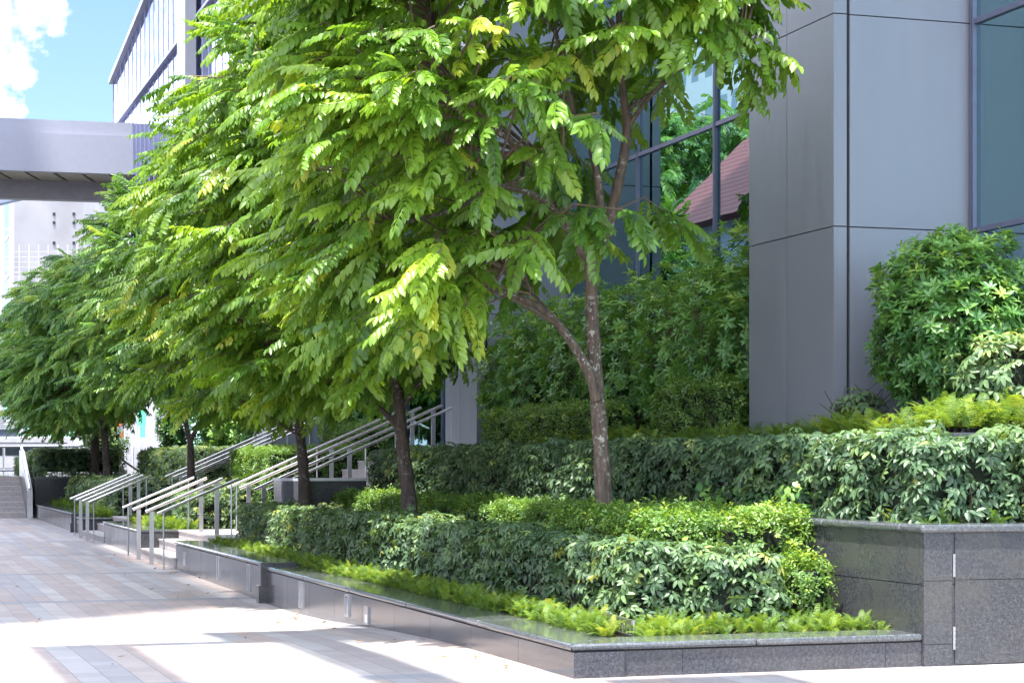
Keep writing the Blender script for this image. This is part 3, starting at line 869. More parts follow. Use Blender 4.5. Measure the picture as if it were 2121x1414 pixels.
def glazing(y0, y1, mull, zs=(1.75, 3.9, 6.05, 8.2, 10.35, 12.5), z0=.9, z1=16, x=TG, pane_m='glass'):
    zz = [z0] + list(zs) + [z1]
    w = MB(); 
    fr = MB()
    for y in mull:
        fr.box(x - .045, x + .05, y - .028, y - .007, z0, z1); fr.box(x - .045, x + .05, y + .007, y + .028, z0, z1); fr.box(x - .03, x + .05, y - .0075, y + .0075, z0, z1)
    for z in zs:
        for a, b in zip([y0] + mull, mull + [y1]):
            if b - a > .12: fr.box(x - .035, x + .045, a + .029, b - .029, z - .028, z + .028)
    W = sub(ob, 'window', fr, M['frame'])
    edges = [y0] + mull + [y1]
    for a, b in zip(edges, edges[1:]):
        if b - a < .12: continue
        pm = MB()
        for c, d in zip(zz, zz[1:]): pm.box(x, x + .02, a + .03, b - .03, c + .03, d - .03)
        sub(W, 'pane', pm, M[pane_m])
glazing(-12, 5.17, [-10.3, -7.3, -4.3, -1.3, 1.7, 5.10])
glazing(7.22, 17.68, [8.9, 11.75, 14.6, 17.6])
glazing(19.5, 35.4, [19.58, 22.4, 25.2, 28.0, 30.8, 33.6])
glazing(37.2, 58, [40, 43, 46, 49, 52, 55])
# rooms behind the glass
m = MB(); m.box(9.8, 9.9, -12, 58, 0, 14); m.box(6.6, 9.8, -12, 58, 1.3, 1.5); m.box(6.6, 9.8, -12, 58, 7.6, 7.8)
for y in (-9, -6, -3, 0, 3, 6): pass
sub(ob, 'interior_wall', m, M['infloor'])
for y in (-8.0, -4.2, -.4, 2.6, 9.7, 12.6, 15.6, 21.2, 26, 31):
    m = MB(); m.box(7.6, 8.3, y, y + .8, 1.5, 7.6); sub(ob, 'interior_column', m, M['inwall'])
# unseen overhanging storeys, reach set to shade the columns and terrace
m = MB(); m.box(-.3, 30, .6, 31, 16.0, 22); sub(ob, 'overhang', m, M['panel'])
# far glazed wing
fw = thing('glass_wing', (3.5, 33, 7), 'tall lavender glass wing rising above the treetops behind the footbridge', 'building')
def roofz(y): return 14.55 + (57.2 - y) * .10
X = 3.5
m = MB(); ysf = [33 + i * 1.0 for i in range(25)] + [57.2]
pm = MB()
for a, b in zip(ysf, ysf[1:]):
    for z0, z1 in ((7, 9.3), (9.36, 12.85), (12.95, None)):
        u0, u1 = (z1, z1) if z1 else (roofz(a), roofz(b))
        pm.poly([(X, a + .02, z0), (X, a + .02, u0), (X, b - .02, u1), (X, b - .02, z0)])
sub(fw, 'pane', pm, M['glass_far'])
m = MB()
for y in ysf: m.box(X - .015, X + .02, y - .012, y + .012, 7, roofz(y))
m.box(X - .12, X + .02, 33, 57.2, 12.86, 12.94); m.box(X - .1, X + .02, 33, 57.2, 9.3, 9.36)
sub(fw, 'mullion', m, M['frame_pale'])
m = MB(); m.box(X + .03, X + 12, 33, 57.18, 6.9, 14.4); sub(fw, 'inner_core', m, M['core_pale'])
m = MB(); m.prism([(33, roofz(33)), (57.3, roofz(57.3)), (57.3, roofz(57.3) + .18), (33, roofz(33) + .18)], 'x', X - .15, X + 12); sub(fw, 'roof_edge', m, M['bridge'])
m = MB(); yy = at(395, 100, t=3.4).y; m.box(X - .35, X - .07, yy - .7, yy + .7, 7, roofz(yy) - .1); sub(fw, 'pier', m, M['panel'])

# ------------------------------------------------------------------ hedges, shrubs and ferns
hedge('long clipped umbrella-leaf hedge lining the near planter, from the front corner to the steps', (.95, 1.62, 1.45, 11.2, .19, .90), 'umb', 230, .08, amp=.07)
hedge('clipped umbrella-leaf hedge on the near planter beside the steps', (.90, 1.55, 11.4, 18.4, .20, .88), 'umbl', 230, .075, amp=.06, tshift=.1)
hedge('short umbrella-leaf hedge foot turning the front corner beside the drain grille', (1.5, 2.25, 1.12, 1.72, .19, .84), 'umb', 240, .085, amp=.09, r=.2, tshift=.08)
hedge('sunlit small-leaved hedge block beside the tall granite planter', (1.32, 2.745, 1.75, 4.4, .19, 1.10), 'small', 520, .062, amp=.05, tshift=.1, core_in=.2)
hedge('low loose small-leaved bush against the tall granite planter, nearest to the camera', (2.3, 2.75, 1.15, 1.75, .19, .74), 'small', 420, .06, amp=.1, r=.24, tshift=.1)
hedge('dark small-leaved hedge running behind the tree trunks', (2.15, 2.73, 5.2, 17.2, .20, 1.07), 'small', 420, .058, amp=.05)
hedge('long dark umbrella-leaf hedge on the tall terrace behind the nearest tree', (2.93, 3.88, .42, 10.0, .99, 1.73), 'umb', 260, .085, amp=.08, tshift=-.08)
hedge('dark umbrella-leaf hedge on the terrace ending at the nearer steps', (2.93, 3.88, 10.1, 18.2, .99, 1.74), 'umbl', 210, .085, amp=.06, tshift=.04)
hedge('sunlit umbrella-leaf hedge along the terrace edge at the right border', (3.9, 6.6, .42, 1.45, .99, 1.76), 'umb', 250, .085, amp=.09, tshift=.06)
hedge('small clipped hedge under the tall shrubs beside the second column', (4.12, 4.6, 10.6, 15.8, 1.68, 2.28), 'small', 480, .06, tshift=.1)
hedge('small clipped hedge under the tall shrubs beside the nearest column', (4.35, 4.8, 7.4, 9.6, 1.68, 2.45), 'small', 420, .06, r=.2, amp=.1)
# middle planter
hedge('umbrella-leaf hedge in the middle planter behind ferns', (1.1, 1.8, 24.2, 28.7, .25, .95), 'umbl', 180, .08, tshift=.05)
hedge('dark clipped hedge block on the terrace between both stair flights', (2.35, 4.3, 23.4, 27.6, .3, 1.78), 'small', 330, .065, tshift=.02)
hedge('low hedge beside the farther steps under the fourth tree', (1.9, 2.3, 24.0, 28.5, .25, 1.15), 'umbl', 200, .08, tshift=.05)
# far planters
hedge('rounded bright hedge in the planter beyond the farther steps', (.8, 2.3, 34.0, 45.5, .25, 1.12), 'umbl', 130, .10, tshift=.1, r=.3, amp=.12)
hedge('hedge on the terrace beyond the farther steps', (2.6, 4.2, 34, 44, .3, 1.9), 'umbl', 120, .10, tshift=.15, r=.25)
fp = thing('far_planter_box', (0, 46.6, 0), 'tall dark granite planter box at the foot of the far stairs', 'planter')
m = MB(); m.box(.03, 2.6, 46.6, 51, -.2, 1.06); sub(fp, 'wall_slabs', m, M['granite'])
m = MB(); m.box(-.0, 2.63, 46.57, 51.03, 1.061, 1.12); sub(fp, 'coping', m, M['granite_cap'])
hedge('clipped hedge on top of the tall far planter box', (0.1, 2.6, 46.8, 51, 1.12, 1.92), 'umbl', 120, .11, r=.25, amp=.1, stems=False)
hedge('small hedge beside the far stairs', (-.1, .5, 51.1, 53, 1.0, 1.75), 'umbl', 110, .11, r=.2, stems=False)

# tall laurel shrubs between the columns
shr = [(5.0, 8.3, .62, .95, 1.30, 2.95, 'tall laurel shrub close against the nearest column'),
       (5.15, 10.0, .62, 1.0, 1.20, 2.85, 'tall laurel shrub, second from the nearest column'),
       (5.05, 11.8, .60, 1.05, 1.15, 2.85, 'tall laurel shrub behind the nearest trunk'),
       (5.15, 13.6, .62, 1.05, 1.10, 2.80, 'tall laurel shrub left of the nearest trunk, in the middle of the row'),
       (5.05, 15.3, .60, 1.0, 1.12, 2.80, 'tall laurel shrub, second from the second column'),
       (5.05, 16.8, .58, .9, 1.05, 2.75, 'tall laurel shrub close to the second column')]
for x, y, rx, ry, rz, zc, lab in shr:
    shrub(lab, (x, y, zc), (rx, ry, rz), 'laurel', 1150, .10, 'tall laurel shrubs between the columns', z0=1.66, core=0, nst=14, shell=.8, tshift=.1, expo=2.8)
shrub('big rounded laurel bush beside the nearest column, by the dark window', (5.25, 3.85, 2.85), (.72, .78, .88), 'laurel', 2100, .10, z0=1.66, core=.5, nst=14, shell=.55, tshift=.05, expo=2.4)
shrub('small bright bush at the right edge in front of the rounded bush', (5.35, 2.95, 2.32), (.6, .5, .42), 'umb', 420, .10, z0=1.66, core=.5, tshift=.2)
shrub('low bush at the foot of the nearest column', (4.7, 4.75, 1.95), (.28, .3, .3), 'umb', 160, .08, z0=1.66, core=.5)
# shrubs in the wider bay
for y, lab in ((26.2, 'leafy laurel shrub above the terrace between the stair flights'), (28.0, 'leafy laurel shrub beside the farther upper steps')):
    shrub(lab, (5.0, y, 2.6), (.6, 1.0, .95), 'laurel', 600, .14, 'laurel shrubs by the stairs', z0=1.6, core=.45, tshift=.15)
hedge('small clipped hedge between the long handrails', (4.3, 4.9, 24.0, 28.0, 1.6, 2.25), 'small', 330, .07, stems=False)
for y, lab in ((38.6, 'pale green shrub just beyond the third column'), (41.0, 'pale green shrub beyond the third column, farther along'), (44, 'dark narrow shrub left of the third column, farthest of its row')):
    shrub(lab, (5.0, y, 2.7), (.8, 1.2, 1.1), 'laurel', 520, .17, 'shrubs beyond the third column', z0=1.5, core=.6, tshift=.3 if y < 43 else -.15)

ferns('yellow-green ferns along the near planter edge', [(.43, .95, .5, 11.2, .20), (.40, .62, .45, 11.2, .24), (.95, 2.7, .50, 1.6, .20), (.5, .9, 11.2, 18.6, .21)], 120, .19, (.5, .5, .2), tshift=.1)
ferns('ferns spilling over the middle planter', [(.5, 1.1, 23.4, 28.8, .26)], 40, .30, (.5, 23.4, .26), tshift=.1)
ferns('ferns in the far planter', [(.45, .8, 33.4, 46, .26)], 22, .35, (.5, 33.4, .26))
ferns('ferns on the upper terrace behind the long hedge', [(4.08, 4.5, 3.4, 13.2, 1.68)], 50, .32, (4.1, 1.9, 1.68), tshift=.05)
ferns('tall bright ferns under the rounded bush by the right border', [(4.1, 6.3, 1.85, 2.9, 1.80), (4.1, 4.5, 2.9, 4.6, 1.72)], 75, .36, (4.1, 1.9, 1.68), tshift=.25)
ferns('small ferns at the foot of the terrace hedge', [(2.98, 3.1, .5, 1.4, 1.0), (3.0, 3.6, .36, .5, 1.0)], 60, .2, (3, .5, 1))

dg = thing('drain_grille', (1.0, 1.2, .2), 'small grey metal grille lying among the ferns near the front corner', 'grille')
m = MB(); a, b = at(1225, 1264, z=.36), at(1312, 1288, z=.33)
m.obb(a, b, .03, .03); a2, b2 = a - Vector((0, 0, .11)), b - Vector((0, 0, .11)); m.obb(a2, b2, .03, .03)
for k in range(13): p = a.lerp(b, k / 12); m.obb(p + Vector((0, 0, 0)), p - Vector((0, 0, .11)), .012, .012)
sub(dg, 'slats', m, M['steel_dark'])
# broad-leaved creeper under the terrace hedge
def round_leaf(rnd):
    t = T(); r = random.Random(rnd)
    for i in range(5):
        a = 2 * PI * i / 5 + r.uniform(-.4, .4); L = r.uniform(.8, 1.1); h = r.uniform(.2, 1.0)
        t.add(leaflet((.5 * math.cos(a), .5 * math.sin(a), h), (math.cos(a), math.sin(a), -.35), (0, 0, 1), L, L * .72, .08, .3), r.uniform(-.1, .1))
    return t
RL = [round_leaf(1), round_leaf(2)]
for (x, y0, y1, n, lab) in ((2.98, 2.2, 4.6, 46, 'broad-leaved creeper low in front of the dark terrace hedge'),):
    rt = thing('creeper', (x, y0, 1.0), lab, 'creeper')
    P = np.array([(x + random.uniform(-.08, .1), random.uniform(y0, y1), 1.02 + random.uniform(0, .28)) for _ in range(n)])
    nn = np.array([(-.8 + random.gauss(0, .3), -.5 + random.gauss(0, .3), .9) for _ in range(n)])
    scatter('foliage', RL, P, frames_n(nn, RNG.uniform(0, 6.28, n)), RNG.uniform(.06, .1, n), RNG.uniform(.3, .95, n), M['leaf_laurel'], rt, (x, y0, 1.0))
# ------------------------------------------------------------------ trees
WIND = -CR
def tree(label, px0, py0, Y, zb, trunk, limbs, tr, crown, ntw, fsz, mleaf, tps, barkm, nf=(8, 12), cut=None, extra=None, seed=0, ntop=1.0):
    """crown=(cx, cy, zc, left, right, depth, up, down) relative to the trunk in camera axes"""
    rnd = random.Random(seed)
    base = at(px0, py0, Y=Y); base.z = zb
    root = thing('tree', tuple(base), label, 'tree', 'row of trees along the planters')
    def W(px, py, dy=0): return at(px, py, Y=Y + dy)
    tp_ = [base] + [W(*p) for p in trunk]
    k = len(tp_); rad = [tr * (1.18 if i == 0 else 1 - .42 * i / (k - 1)) for i in range(k)]
    # smooth
    def refine(pts, rr, n=2):
        for _ in range(n):
            P2, R2 = [pts[0]], [rr[0]]
            for i in range(len(pts) - 1):
                P2 += [pts[i].lerp(pts[i + 1], .25), pts[i].lerp(pts[i + 1], .75)]; R2 += [rr[i] * .75 + rr[i + 1] * .25, rr[i] * .25 + rr[i + 1] * .75]
            P2.append(pts[-1]); R2.append(rr[-1]); pts, rr = P2, R2
        return pts, rr
    mb = MB(); pts, rr = refine(tp_, rad)
    rr = [a * (1 + .05 * math.sin(i * 2.1 + seed)) for i, a in enumerate(rr)]
    mb.tube(pts, rr, 14)
    t_o = sub(root, 'trunk', mb, barkm, smooth=True)
    nodes = []
    def addnodes(pts, rr):
        for i in range(len(pts) - 1):
            n = max(1, int((pts[i + 1] - pts[i]).length / .18))
            for j in range(n): nodes.append((pts[i].lerp(pts[i + 1], j / n), rr[i]))
    cx, cy, zc, left, right, dep, upz, dn = crown
    if pts[-1].z > 3: addnodes(pts[-5:], rr[-5:])
    lb = MB(); ends = [tp_[-1]]
    for L in limbs:
        P_ = [W(*p) for p in L['p']]; r0 = L['r']; R_ = [r0 * (1 - .6 * i / (len(P_) - 1)) for i in range(len(P_))]
        P_, R_ = refine(P_, R_); lb.tube(P_, R_, 9); addnodes(P_, R_); ends.append(P_[-1])
    def inside(q, s=1.0):
        dx = q[0] - cx; a = dx / ((right if dx > 0 else left) * s); b = (q[1] - cy) / (dep * s); dz = q[2] - zc; c = dz / ((upz if dz > 0 else dn) * s)
        e = 2.0 if dz > 0 else 2.8
        return abs(a) ** e + abs(b) ** e + abs(c) ** e < 1
    def to_world(q):
        p = base + CR * q[0] + CF * q[1]; p.z = q[2]; return p
    # secondary limbs
    src = [n for n in nodes] or [(tp_[-1], tr * .5)]
    for i in range(16):
        for _ in range(40):
            q = (rnd.uniform(-left, right) * .7 + cx, rnd.uniform(-dep, dep) * .65 + cy, zc + rnd.uniform(-dn * .6, upz * .75))
            if inside(q, .72): break
        e = to_world(q)
        s0 = min(src, key=lambda n: (n[0] - e).length + 3 * max(0, n[0].z - e.z + .3))
        a = s0[0]; mid = a.lerp(e, .5) + Vector((rnd.uniform(-.2, .2), rnd.uniform(-.2, .2), rnd.uniform(0, .35)))
        P_, R_ = refine([a, mid, e], [min(s0[1] * .8, tr * .34), tr * .2, tr * .09], 2)
        lb.tube(P_, R_, 7); addnodes(P_, R_)
    # twigs with fronds
    N_pos = np.array([tuple(n[0]) for n in nodes]); tw = MB()
    FP, FD, FU, FS, FT = [], [], [], [], []
    cnt = 0; tries = 0
    ext = list(extra or [])
    while cnt < ntw + len(ext) and tries < ntw * 60:
        tries += 1
        if cnt < len(ext):
            q = ext[cnt]; forced = True
        else:
            forced = False
            q = (rnd.uniform(-left, right) + cx, rnd.uniform(-dep, dep) + cy, zc + rnd.uniform(-dn, upz))
            if not inside(q): continue
            if inside(q, .5) and rnd.random() < .85: continue
            if inside(q, .75) and rnd.random() < .45: continue
            if q[1] > cy + .3 and rnd.random() < .35: continue
            if cut and not cut(q, rnd): continue
        cnt += 1
        e = to_world(q)
        dd = N_pos - np.array(tuple(e)); dist = np.linalg.norm(dd, axis=1) + 1.2 * np.maximum(0, dd[:, 2])
        a = Vector(N_pos[int(np.argmin(dist))])
        out_ = (CR * (q[0] - cx) / left + CF * (q[1] - cy) / dep); out_.z = 0
        if out_.length > 1e-3: out_.normalize()
        v = e - a
        mid = a.lerp(e, .55) + Vector((0, 0, .10 + .08 * v.length))
        tip = e + (out_ * .5 + WIND * .35) * .28 + Vector((0, 0, -.10))
        p4 = [a, mid, e, tip]
        rt = .012 if v.length < 1 else .016
        tw.tube(p4, [rt, rt * .75, rt * .45, .003], 4, False)
        nfr = rnd.randint(*nf)
        clump = rnd.gauss(0, .15)
        rel = (q[2] - zc) / upz
        for k in range(nfr):
            u = (k + rnd.random() * .6) / nfr
            p = (mid.lerp(e, u * 1.6) if u < .6 else e.lerp(tip, (u - .6) / .4))
            tdir = (tip - mid).normalized()
            sgn = 1 if k % 2 else -1
            sd = tdir.cross(Vector((0, 0, 1))); sd = sd.normalized() if sd.length > .01 else Vector((1, 0, 0))
            d = tdir * rnd.uniform(.3, .9) + sd * sgn * rnd.uniform(.3, 1.1) * (1 - .5 * u) + out_ * .35 + WIND * rnd.uniform(.05, .5) + Vector((rnd.gauss(0, .18), rnd.gauss(0, .18), rnd.uniform(-.6, .35)))
            FP.append(tuple(p)); FD.append(tuple(d.normalized()))
            FU.append((rnd.gauss(0, .45) + out_.x * .4, rnd.gauss(0, .45) + out_.y * .4, 1.0))
            FS.append(fsz * rnd.uniform(.55, 1.1)); FT.append(.43 + clump + rnd.gauss(0, .15) + (.4 if rnd.random() < .008 else 0))
    lo = sub(root, 'limbs', lb, barkm, smooth=True)
    FP, FD, FU = np.array(FP), np.array(FD), np.array(FU)
    cr = scatter('crown', tps, FP, frames(FD, FU), np.array(FS), np.array(FT), mleaf, root, tuple(base))
    sub(root, 'twigs', tw, M['twig'])
    return root

def cut1(q, rnd):
    x, y, z = q
    if x < -2.4: zl = 2.6
    elif x < -1.1: zl = 2.65
    elif x < -.2: zl = 2.9 + (x + 1.1) * .75
    elif x < .12: zl = 3.55
    else: zl = 4.95 + max(0, x - .5) * .35
    if z < zl: return False
    if -1.35 < x < .3 and 3.2 < z < 5.3 and y < .6: return rnd.random() < .5
    if x > .25: return rnd.random() < ((.85 if z > 5.5 else .45) if y < .3 else .3)
    if x > -.2 and z > 3.9 and z < 5: return rnd.random() < .4
    return True
tree('nearest tree, with lichen-spotted trunk and wide forked limbs over the front hedge', 1252, 1110, 18.5, .19,
     [(1250, 1000), (1240, 860), (1232, 760), (1226, 640), (1224, 560), (1222, 520)],
     [dict(p=[(1222, 535), (1190, 500), (1170, 450), (1120, 360), (1060, 290, .1), (1000, 245, .2), (900, 120, .3)], r=.060),
      dict(p=[(1224, 545), (1250, 505), (1270, 430), (1290, 340), (1302, 260), (1290, 200), (1280, 60), (1290, -120)], r=.062),
      dict(p=[(1252, 500), (1243, 400), (1228, 310), (1208, 285, .2), (1190, 240, .3), (1150, 60, .4)], r=.045),
      dict(p=[(1236, 830, -.06), (1222, 770, -.1), (1180, 700, -.15), (1130, 640, -.2), (1050, 605, -.3), (960, 590, -.4), (860, 540, -.6)], r=.052),
      dict(p=[(1228, 800, .06), (1200, 740, .15), (1180, 690, .3), (1130, 640, .5), (1060, 560, .9)], r=.036),
      dict(p=[(1170, 450, 0), (1110, 400, -.5), (1010, 380, -1.0), (880, 360, -1.4)], r=.036),
      dict(p=[(1302, 260), (1360, 180, -.2), (1450, 120, -.4), (1540, 110, -.6)], r=.024),
      dict(p=[(1296, 230), (1400, 160, .3), (1470, 60, .6)], r=.022),
      dict(p=[(1120, 360, 0), (1010, 400, .2), (930, 440, -.6), (800, 470, -1.0)], r=.03)],
     .084, (-.72, -.1, 5.0, 2.25, 2.35, 2.4, 4.5, 2.9), 500, .44, M['leaf_tree'], TP_FROND, M['bark'], (9, 13), cut1,
     [(1.25, -.5, 5.0), (1.45, -.6, 5.2), (1.0, -.4, 5.35), (.62, .3, 3.8), (1.3, -.3, 5.7), (1.5, -.2, 6.0)], seed=1)
def cut2(q, rnd):
    x, y, z = q
    if x > .2 and z < 2.4: return False
    return True
tree('second tree from the camera, with dark trunk and arching low branch', 850, 1085, 25.05, .20,
     [(849, 1040), (838, 960), (830, 890), (827, 830), (815, 740)],
     [dict(p=[(829, 895), (812, 868), (780, 838), (720, 820), (640, 800, -.3)], r=.045),
      dict(p=[(834, 850), (850, 815), (900, 760), (950, 700)], r=.035),
      dict(p=[(818, 760), (790, 700), (740, 640, -.4), (650, 560, -.8)], r=.05),
      dict(p=[(815, 750), (860, 660), (880, 560), (850, 400)], r=.05)],
     .105, (-.7, 0, 5.0, 2.15, 1.6, 2.4, 3.5, 2.7), 360, .46, M['leaf_tree'], TP_FROND, M['bark_dark'], (8, 12), cut2, seed=2)
tree('third tree, its slim dark trunk in front of the granite pier', 632, 1060, 31.1, .2,
     [(631, 1000), (625, 930), (618, 860), (612, 790)],
     [dict(p=[(622, 905), (640, 875), (656, 845), (690, 800)], r=.035), dict(p=[(612, 800), (560, 720), (480, 640)], r=.045), dict(p=[(612, 800), (640, 700), (620, 500)], r=.045)],
     .098, (-.6, 0, 4.8, 2.1, 1.7, 2.3, 2.95, 2.55), 340, .46, M['leaf_tree'], TP_FROND_L, M['bark_dark'], (8, 12), seed=3)
tree('fourth tree with a low V-shaped fork, between the two front steps', 397, 1040, 41.8, .25,
     [(396, 990), (395, 940), (394, 905)],
     [dict(p=[(394, 912), (385, 880), (380, 840), (372, 780), (340, 650)], r=.06), dict(p=[(395, 910), (412, 880), (438, 835), (470, 770)], r=.055), dict(p=[(384, 862), (400, 840), (410, 820)], r=.02)],
     .10, (-.5, 0, 4.7, 1.9, 1.8, 2.3, 2.8, 1.85), 310, .50, M['leaf_tree_far'], TP_FROND_L, M['bark_dark'], (8, 11), seed=4)
tree('fifth tree, leaning slightly beside its close neighbour near the far planter', 226, 1030, 55.5, .25,
     [(222, 970), (216, 900), (212, 850)],
     [dict(p=[(217, 900), (205, 860), (180, 820)], r=.05), dict(p=[(212, 850), (210, 760), (180, 650)], r=.06), dict(p=[(214, 880), (240, 800), (260, 740)], r=.05)],
     .125, (-.7, 0, 4.9, 1.8, 1.8, 2.3, 2.5, 2.35), 300, .55, M['leaf_tree_far'], TP_FROND_L, M['bark_dark'], (8, 11), seed=5)
t6 = tree('farthest tree of the row, upright beside the far planter box', 197, 1020, 59.0, .25,
     [(197, 960), (198, 900), (198, 850)],
     [dict(p=[(197, 900), (185, 860), (150, 800)], r=.05), dict(p=[(198, 850), (150, 760), (100, 700)], r=.06), dict(p=[(198, 870), (215, 800), (230, 740)], r=.05)],
     .14, (-.8, 0, 4.7, 1.9, 1.8, 2.3, 2.6, 2.3), 280, .55, M['leaf_tree_far'], TP_FROND_L, M['bark_dark'], (8, 11), seed=6)

# ------------------------------------------------------------------ far end of the plaza
fs = thing('far_staircase', (-3, 46.5, -.05), 'wide granite stairs climbing to the street at the far left', 'stairs')
m = MB()
for i in range(8):
    y = 46.4 + i * .35; z = .1 + i * .147
    m.box(-9, -.22, y + .001, y + .5, -.4, z - .04); m.box(-9, -.22, y - .02, y + (.33 if i < 7 else 3), z - .0395, z)
sub(fs, 'treads', m, M['step'])
hr = thing('far_handrail', (-1.0, 46.4, 0), 'steel handrail on a solid panel at the right side of the far stairs', 'handrail')
m = MB(); m.prism([(46.2, -.1), (46.2, .72), (49.3, 1.9), (49.3, 1.0)], 'x', -.21, -.06); sub(hr, 'side_panel', m, M['steel_dark'])
m = MB(); m.tube([(-.14, 46.1, .78), (-.14, 49.4, 2.0)], .035, 8); sub(hr, 'rail', m, M['steel'])
up = MB(); up.box(-30, 40, 51.2, 300, -.3, .98); up.build('upper_street', M['asphalt'], kind='structure', origin=(0, 51, 0))
gr = MB(); gr.box(-9, -.5, 49.3, 51.19, .9, 1.14); gr.build('grass_verge', M['grass'], kind='structure', origin=(-5, 49.3, 1))
# street barrier rail
br = thing('street_barrier', tuple(cam_pt(-18, 68, 1)), 'low metal street barrier in front of the white van', 'barrier')
m = MB()
for z in (1.25, 2.05): m.tube([cam_pt(-20, 68, z), cam_pt(-14.6, 69, z + .05)], .04, 6)
for cx in (-17.2, -15.9, -14.7): m.tube([cam_pt(cx, 68.6, .98), cam_pt(cx, 68.6, 2.07)], .03, 6)
sub(br, 'rails', m, M['steel_dark'])

def van(label, cx0, cx1, Y, z0):
    r = thing('parked_van', tuple(cam_pt((cx0 + cx1) / 2, Y, z0)), label, 'van')
    def prof(pts, y0, y1, m_, nm, bevel=0):
        mb = MB(); n = len(pts)
        A = [cam_pt(x, y0, z) for x, z in pts]; B = [cam_pt(x, y1, z) for x, z in pts]
        mb.v += [tuple(p) for p in A + B]; mb.f.append(tuple(range(n))[::-1]); mb.f.append(tuple(range(n, 2 * n)))
        for i in range(n): j = (i + 1) % n; mb.f.append((i, j, n + j, n + i))
        return sub(r, nm, mb, m_, bevel=bevel)
    h = 1.62
    prof([(cx0, z0 + .3), (cx1, z0 + .3), (cx1, z0 + .75), (cx1 - .35, z0 + .98), (cx1 - .95, z0 + h - .05), (cx1 - 1.2, z0 + h), (cx0 + .1, z0 + h), (cx0, z0 + h - .1)], Y, Y + 1.8, M['white'], 'body', .05)
    for a, b in ((cx0 + .3, cx0 + 1.6), (cx0 + 1.68, cx0 + 3.0), (cx0 + 3.08, cx1 - 1.35)):
        prof([(a, z0 + .86), (b, z0 + .86), (b, z0 + 1.28), (a, z0 + 1.28)], Y - .012, Y + .05, M['blackglass'], 'window')
    prof([(cx0 + .05, z0 + 1.36), (cx1 - 1.1, z0 + 1.36), (cx1 - 1.1, z0 + 1.385), (cx0 + .05, z0 + 1.385)], Y - .01, Y + .05, M['black'], 'trim')
    for x in (cx0 + .9, cx1 - .9):
        w = MB(); c = cam_pt(x, Y, z0 + .34); w.tube([c - CF * .02, c + CF * .2], .34, 18); wo = sub(r, 'wheel', w, M['tyre'])
        w = MB(); w.tube([c - CF * .03, c + CF * .1], .2, 14); sub(wo, 'rim', w, M['steel_dark'])
van('long white van with dark side windows parked above the far stairs', -22.3, -17.0, 82.5, .98)

# hoarding of white panels
hd = thing('hoarding', tuple(cam_pt(-17, 86, 1)), 'white site hoarding panels between the far trees', 'fence')
m = MB(); po = MB(); x = -17.6; i = 0
while x < -13.8:
    m.v and None
    a, b = cam_pt(x + .01, 86, .9), cam_pt(x + .29, 86, .9)
    m.obb((a.x, a.y, 1.55), (b.x, b.y, 1.55), .04, 1.3)
    c = cam_pt(x, 85.9, .9); po.tube([(c.x, c.y, .98), (c.x, c.y, 3.1)], .02, 5); x += .30 * 1.0
sub(hd, 'panels', m, M['white']); sub(hd, 'posts', po, M['steel'])
# site signboard with coloured bands
sb = thing('site_banner', tuple(cam_pt(-15.6, 92, 1)), 'white banner with slanting red, orange and blue bands above the hoarding', 'banner')
def flat(pts, Y, dz=0):
    mb = MB(); n = len(pts); A = [at(px, py, Y=Y) for px, py in pts]; B = [p + CF * .05 for p in A]
    mb.v += [tuple(p) for p in A + B]; mb.f.append(tuple(range(n))); mb.f.append(tuple(range(n, 2 * n))[::-1])
    for i in range(n): j = (i + 1) % n; mb.f.append((i, n + i, n + j, j))
    return mb
sub(sb, 'board', flat([(222, 850), (300, 850), (300, 930), (222, 930)], 92), M['white'])
sub(sb, 'orange_band', flat([(232, 886), (246, 872), (258, 872), (244, 886)], 91.9), M['orange'])
sub(sb, 'red_band', flat([(224, 905), (226, 897), (256, 897), (254, 905)], 91.9), M['red'])
sub(sb, 'blue_band', flat([(236, 905), (240, 897), (248, 897), (244, 905)], 91.85), M['blue'])
gn = thing('green_net_panel', tuple(cam_pt(-16, 94, 1)), 'green netting panel behind the white banner', 'netting')
sub(gn, 'net', flat([(285, 845), (302, 845), (302, 905), (285, 905)], 91), M['green'])

# ramp walls with handrails beyond the farther steps
rw = thing('ramp_rail', (1.6, 45, 1), 'curved steel handrail above grey slatted ramp wall beyond the far trees', 'handrail')
m = MB()
for i in range(6):
    p = at(243 + i * 8, 0, Y=63); m.box(p.x - .06, p.x + .06, p.y - .1, p.y + .1, .25, 1.55 - i * .12)
sub(rw, 'slats', m, M['steel_dark'])
m = MB(); m.tube([at(215, 938, Y=63), at(236, 937, Y=63), at(262, 958, Y=63), at(288, 976, Y=63), at(312, 982, Y=63)], .035, 6); sub(rw, 'rail', m, M['steel'])
rw = thing('ramp_rail', (2.6, 42, 1), 'steel handrail over slatted ramp wall nearer the third column', 'handrail')
m = MB()
for i in range(8):
    p = at(325 + i * 7.6, 0, Y=57); m.box(p.x - .055, p.x + .055, p.y - .1, p.y + .1, .25, 1.70 - i * .09)
sub(rw, 'slats', m, M['steel_dark'])
m = MB(); m.tube([at(314, 951, Y=56.8), at(314, 938, Y=56.8), at(325, 936, Y=56.8), at(345, 950, Y=56.8), at(384, 976, Y=56.8)], .035, 6); m.tube([at(318, 936, Y=56.8), at(349, 934, Y=56.8)], .03, 6); sub(rw, 'rail', m, M['steel'])
shrub('round dark bush behind the two far trunks', tuple(at(215, 920, Y=66)), (.7, .6, .65), 'small', 420, .14, z0=1.0, core=.7)
shrub('dark ivy-like column of leaves beside the far hoarding', tuple(at(357, 890, Y=62)), (.45, .45, 1.1), 'laurel', 420, .16, z0=1.0, core=.6, tshift=-.2)

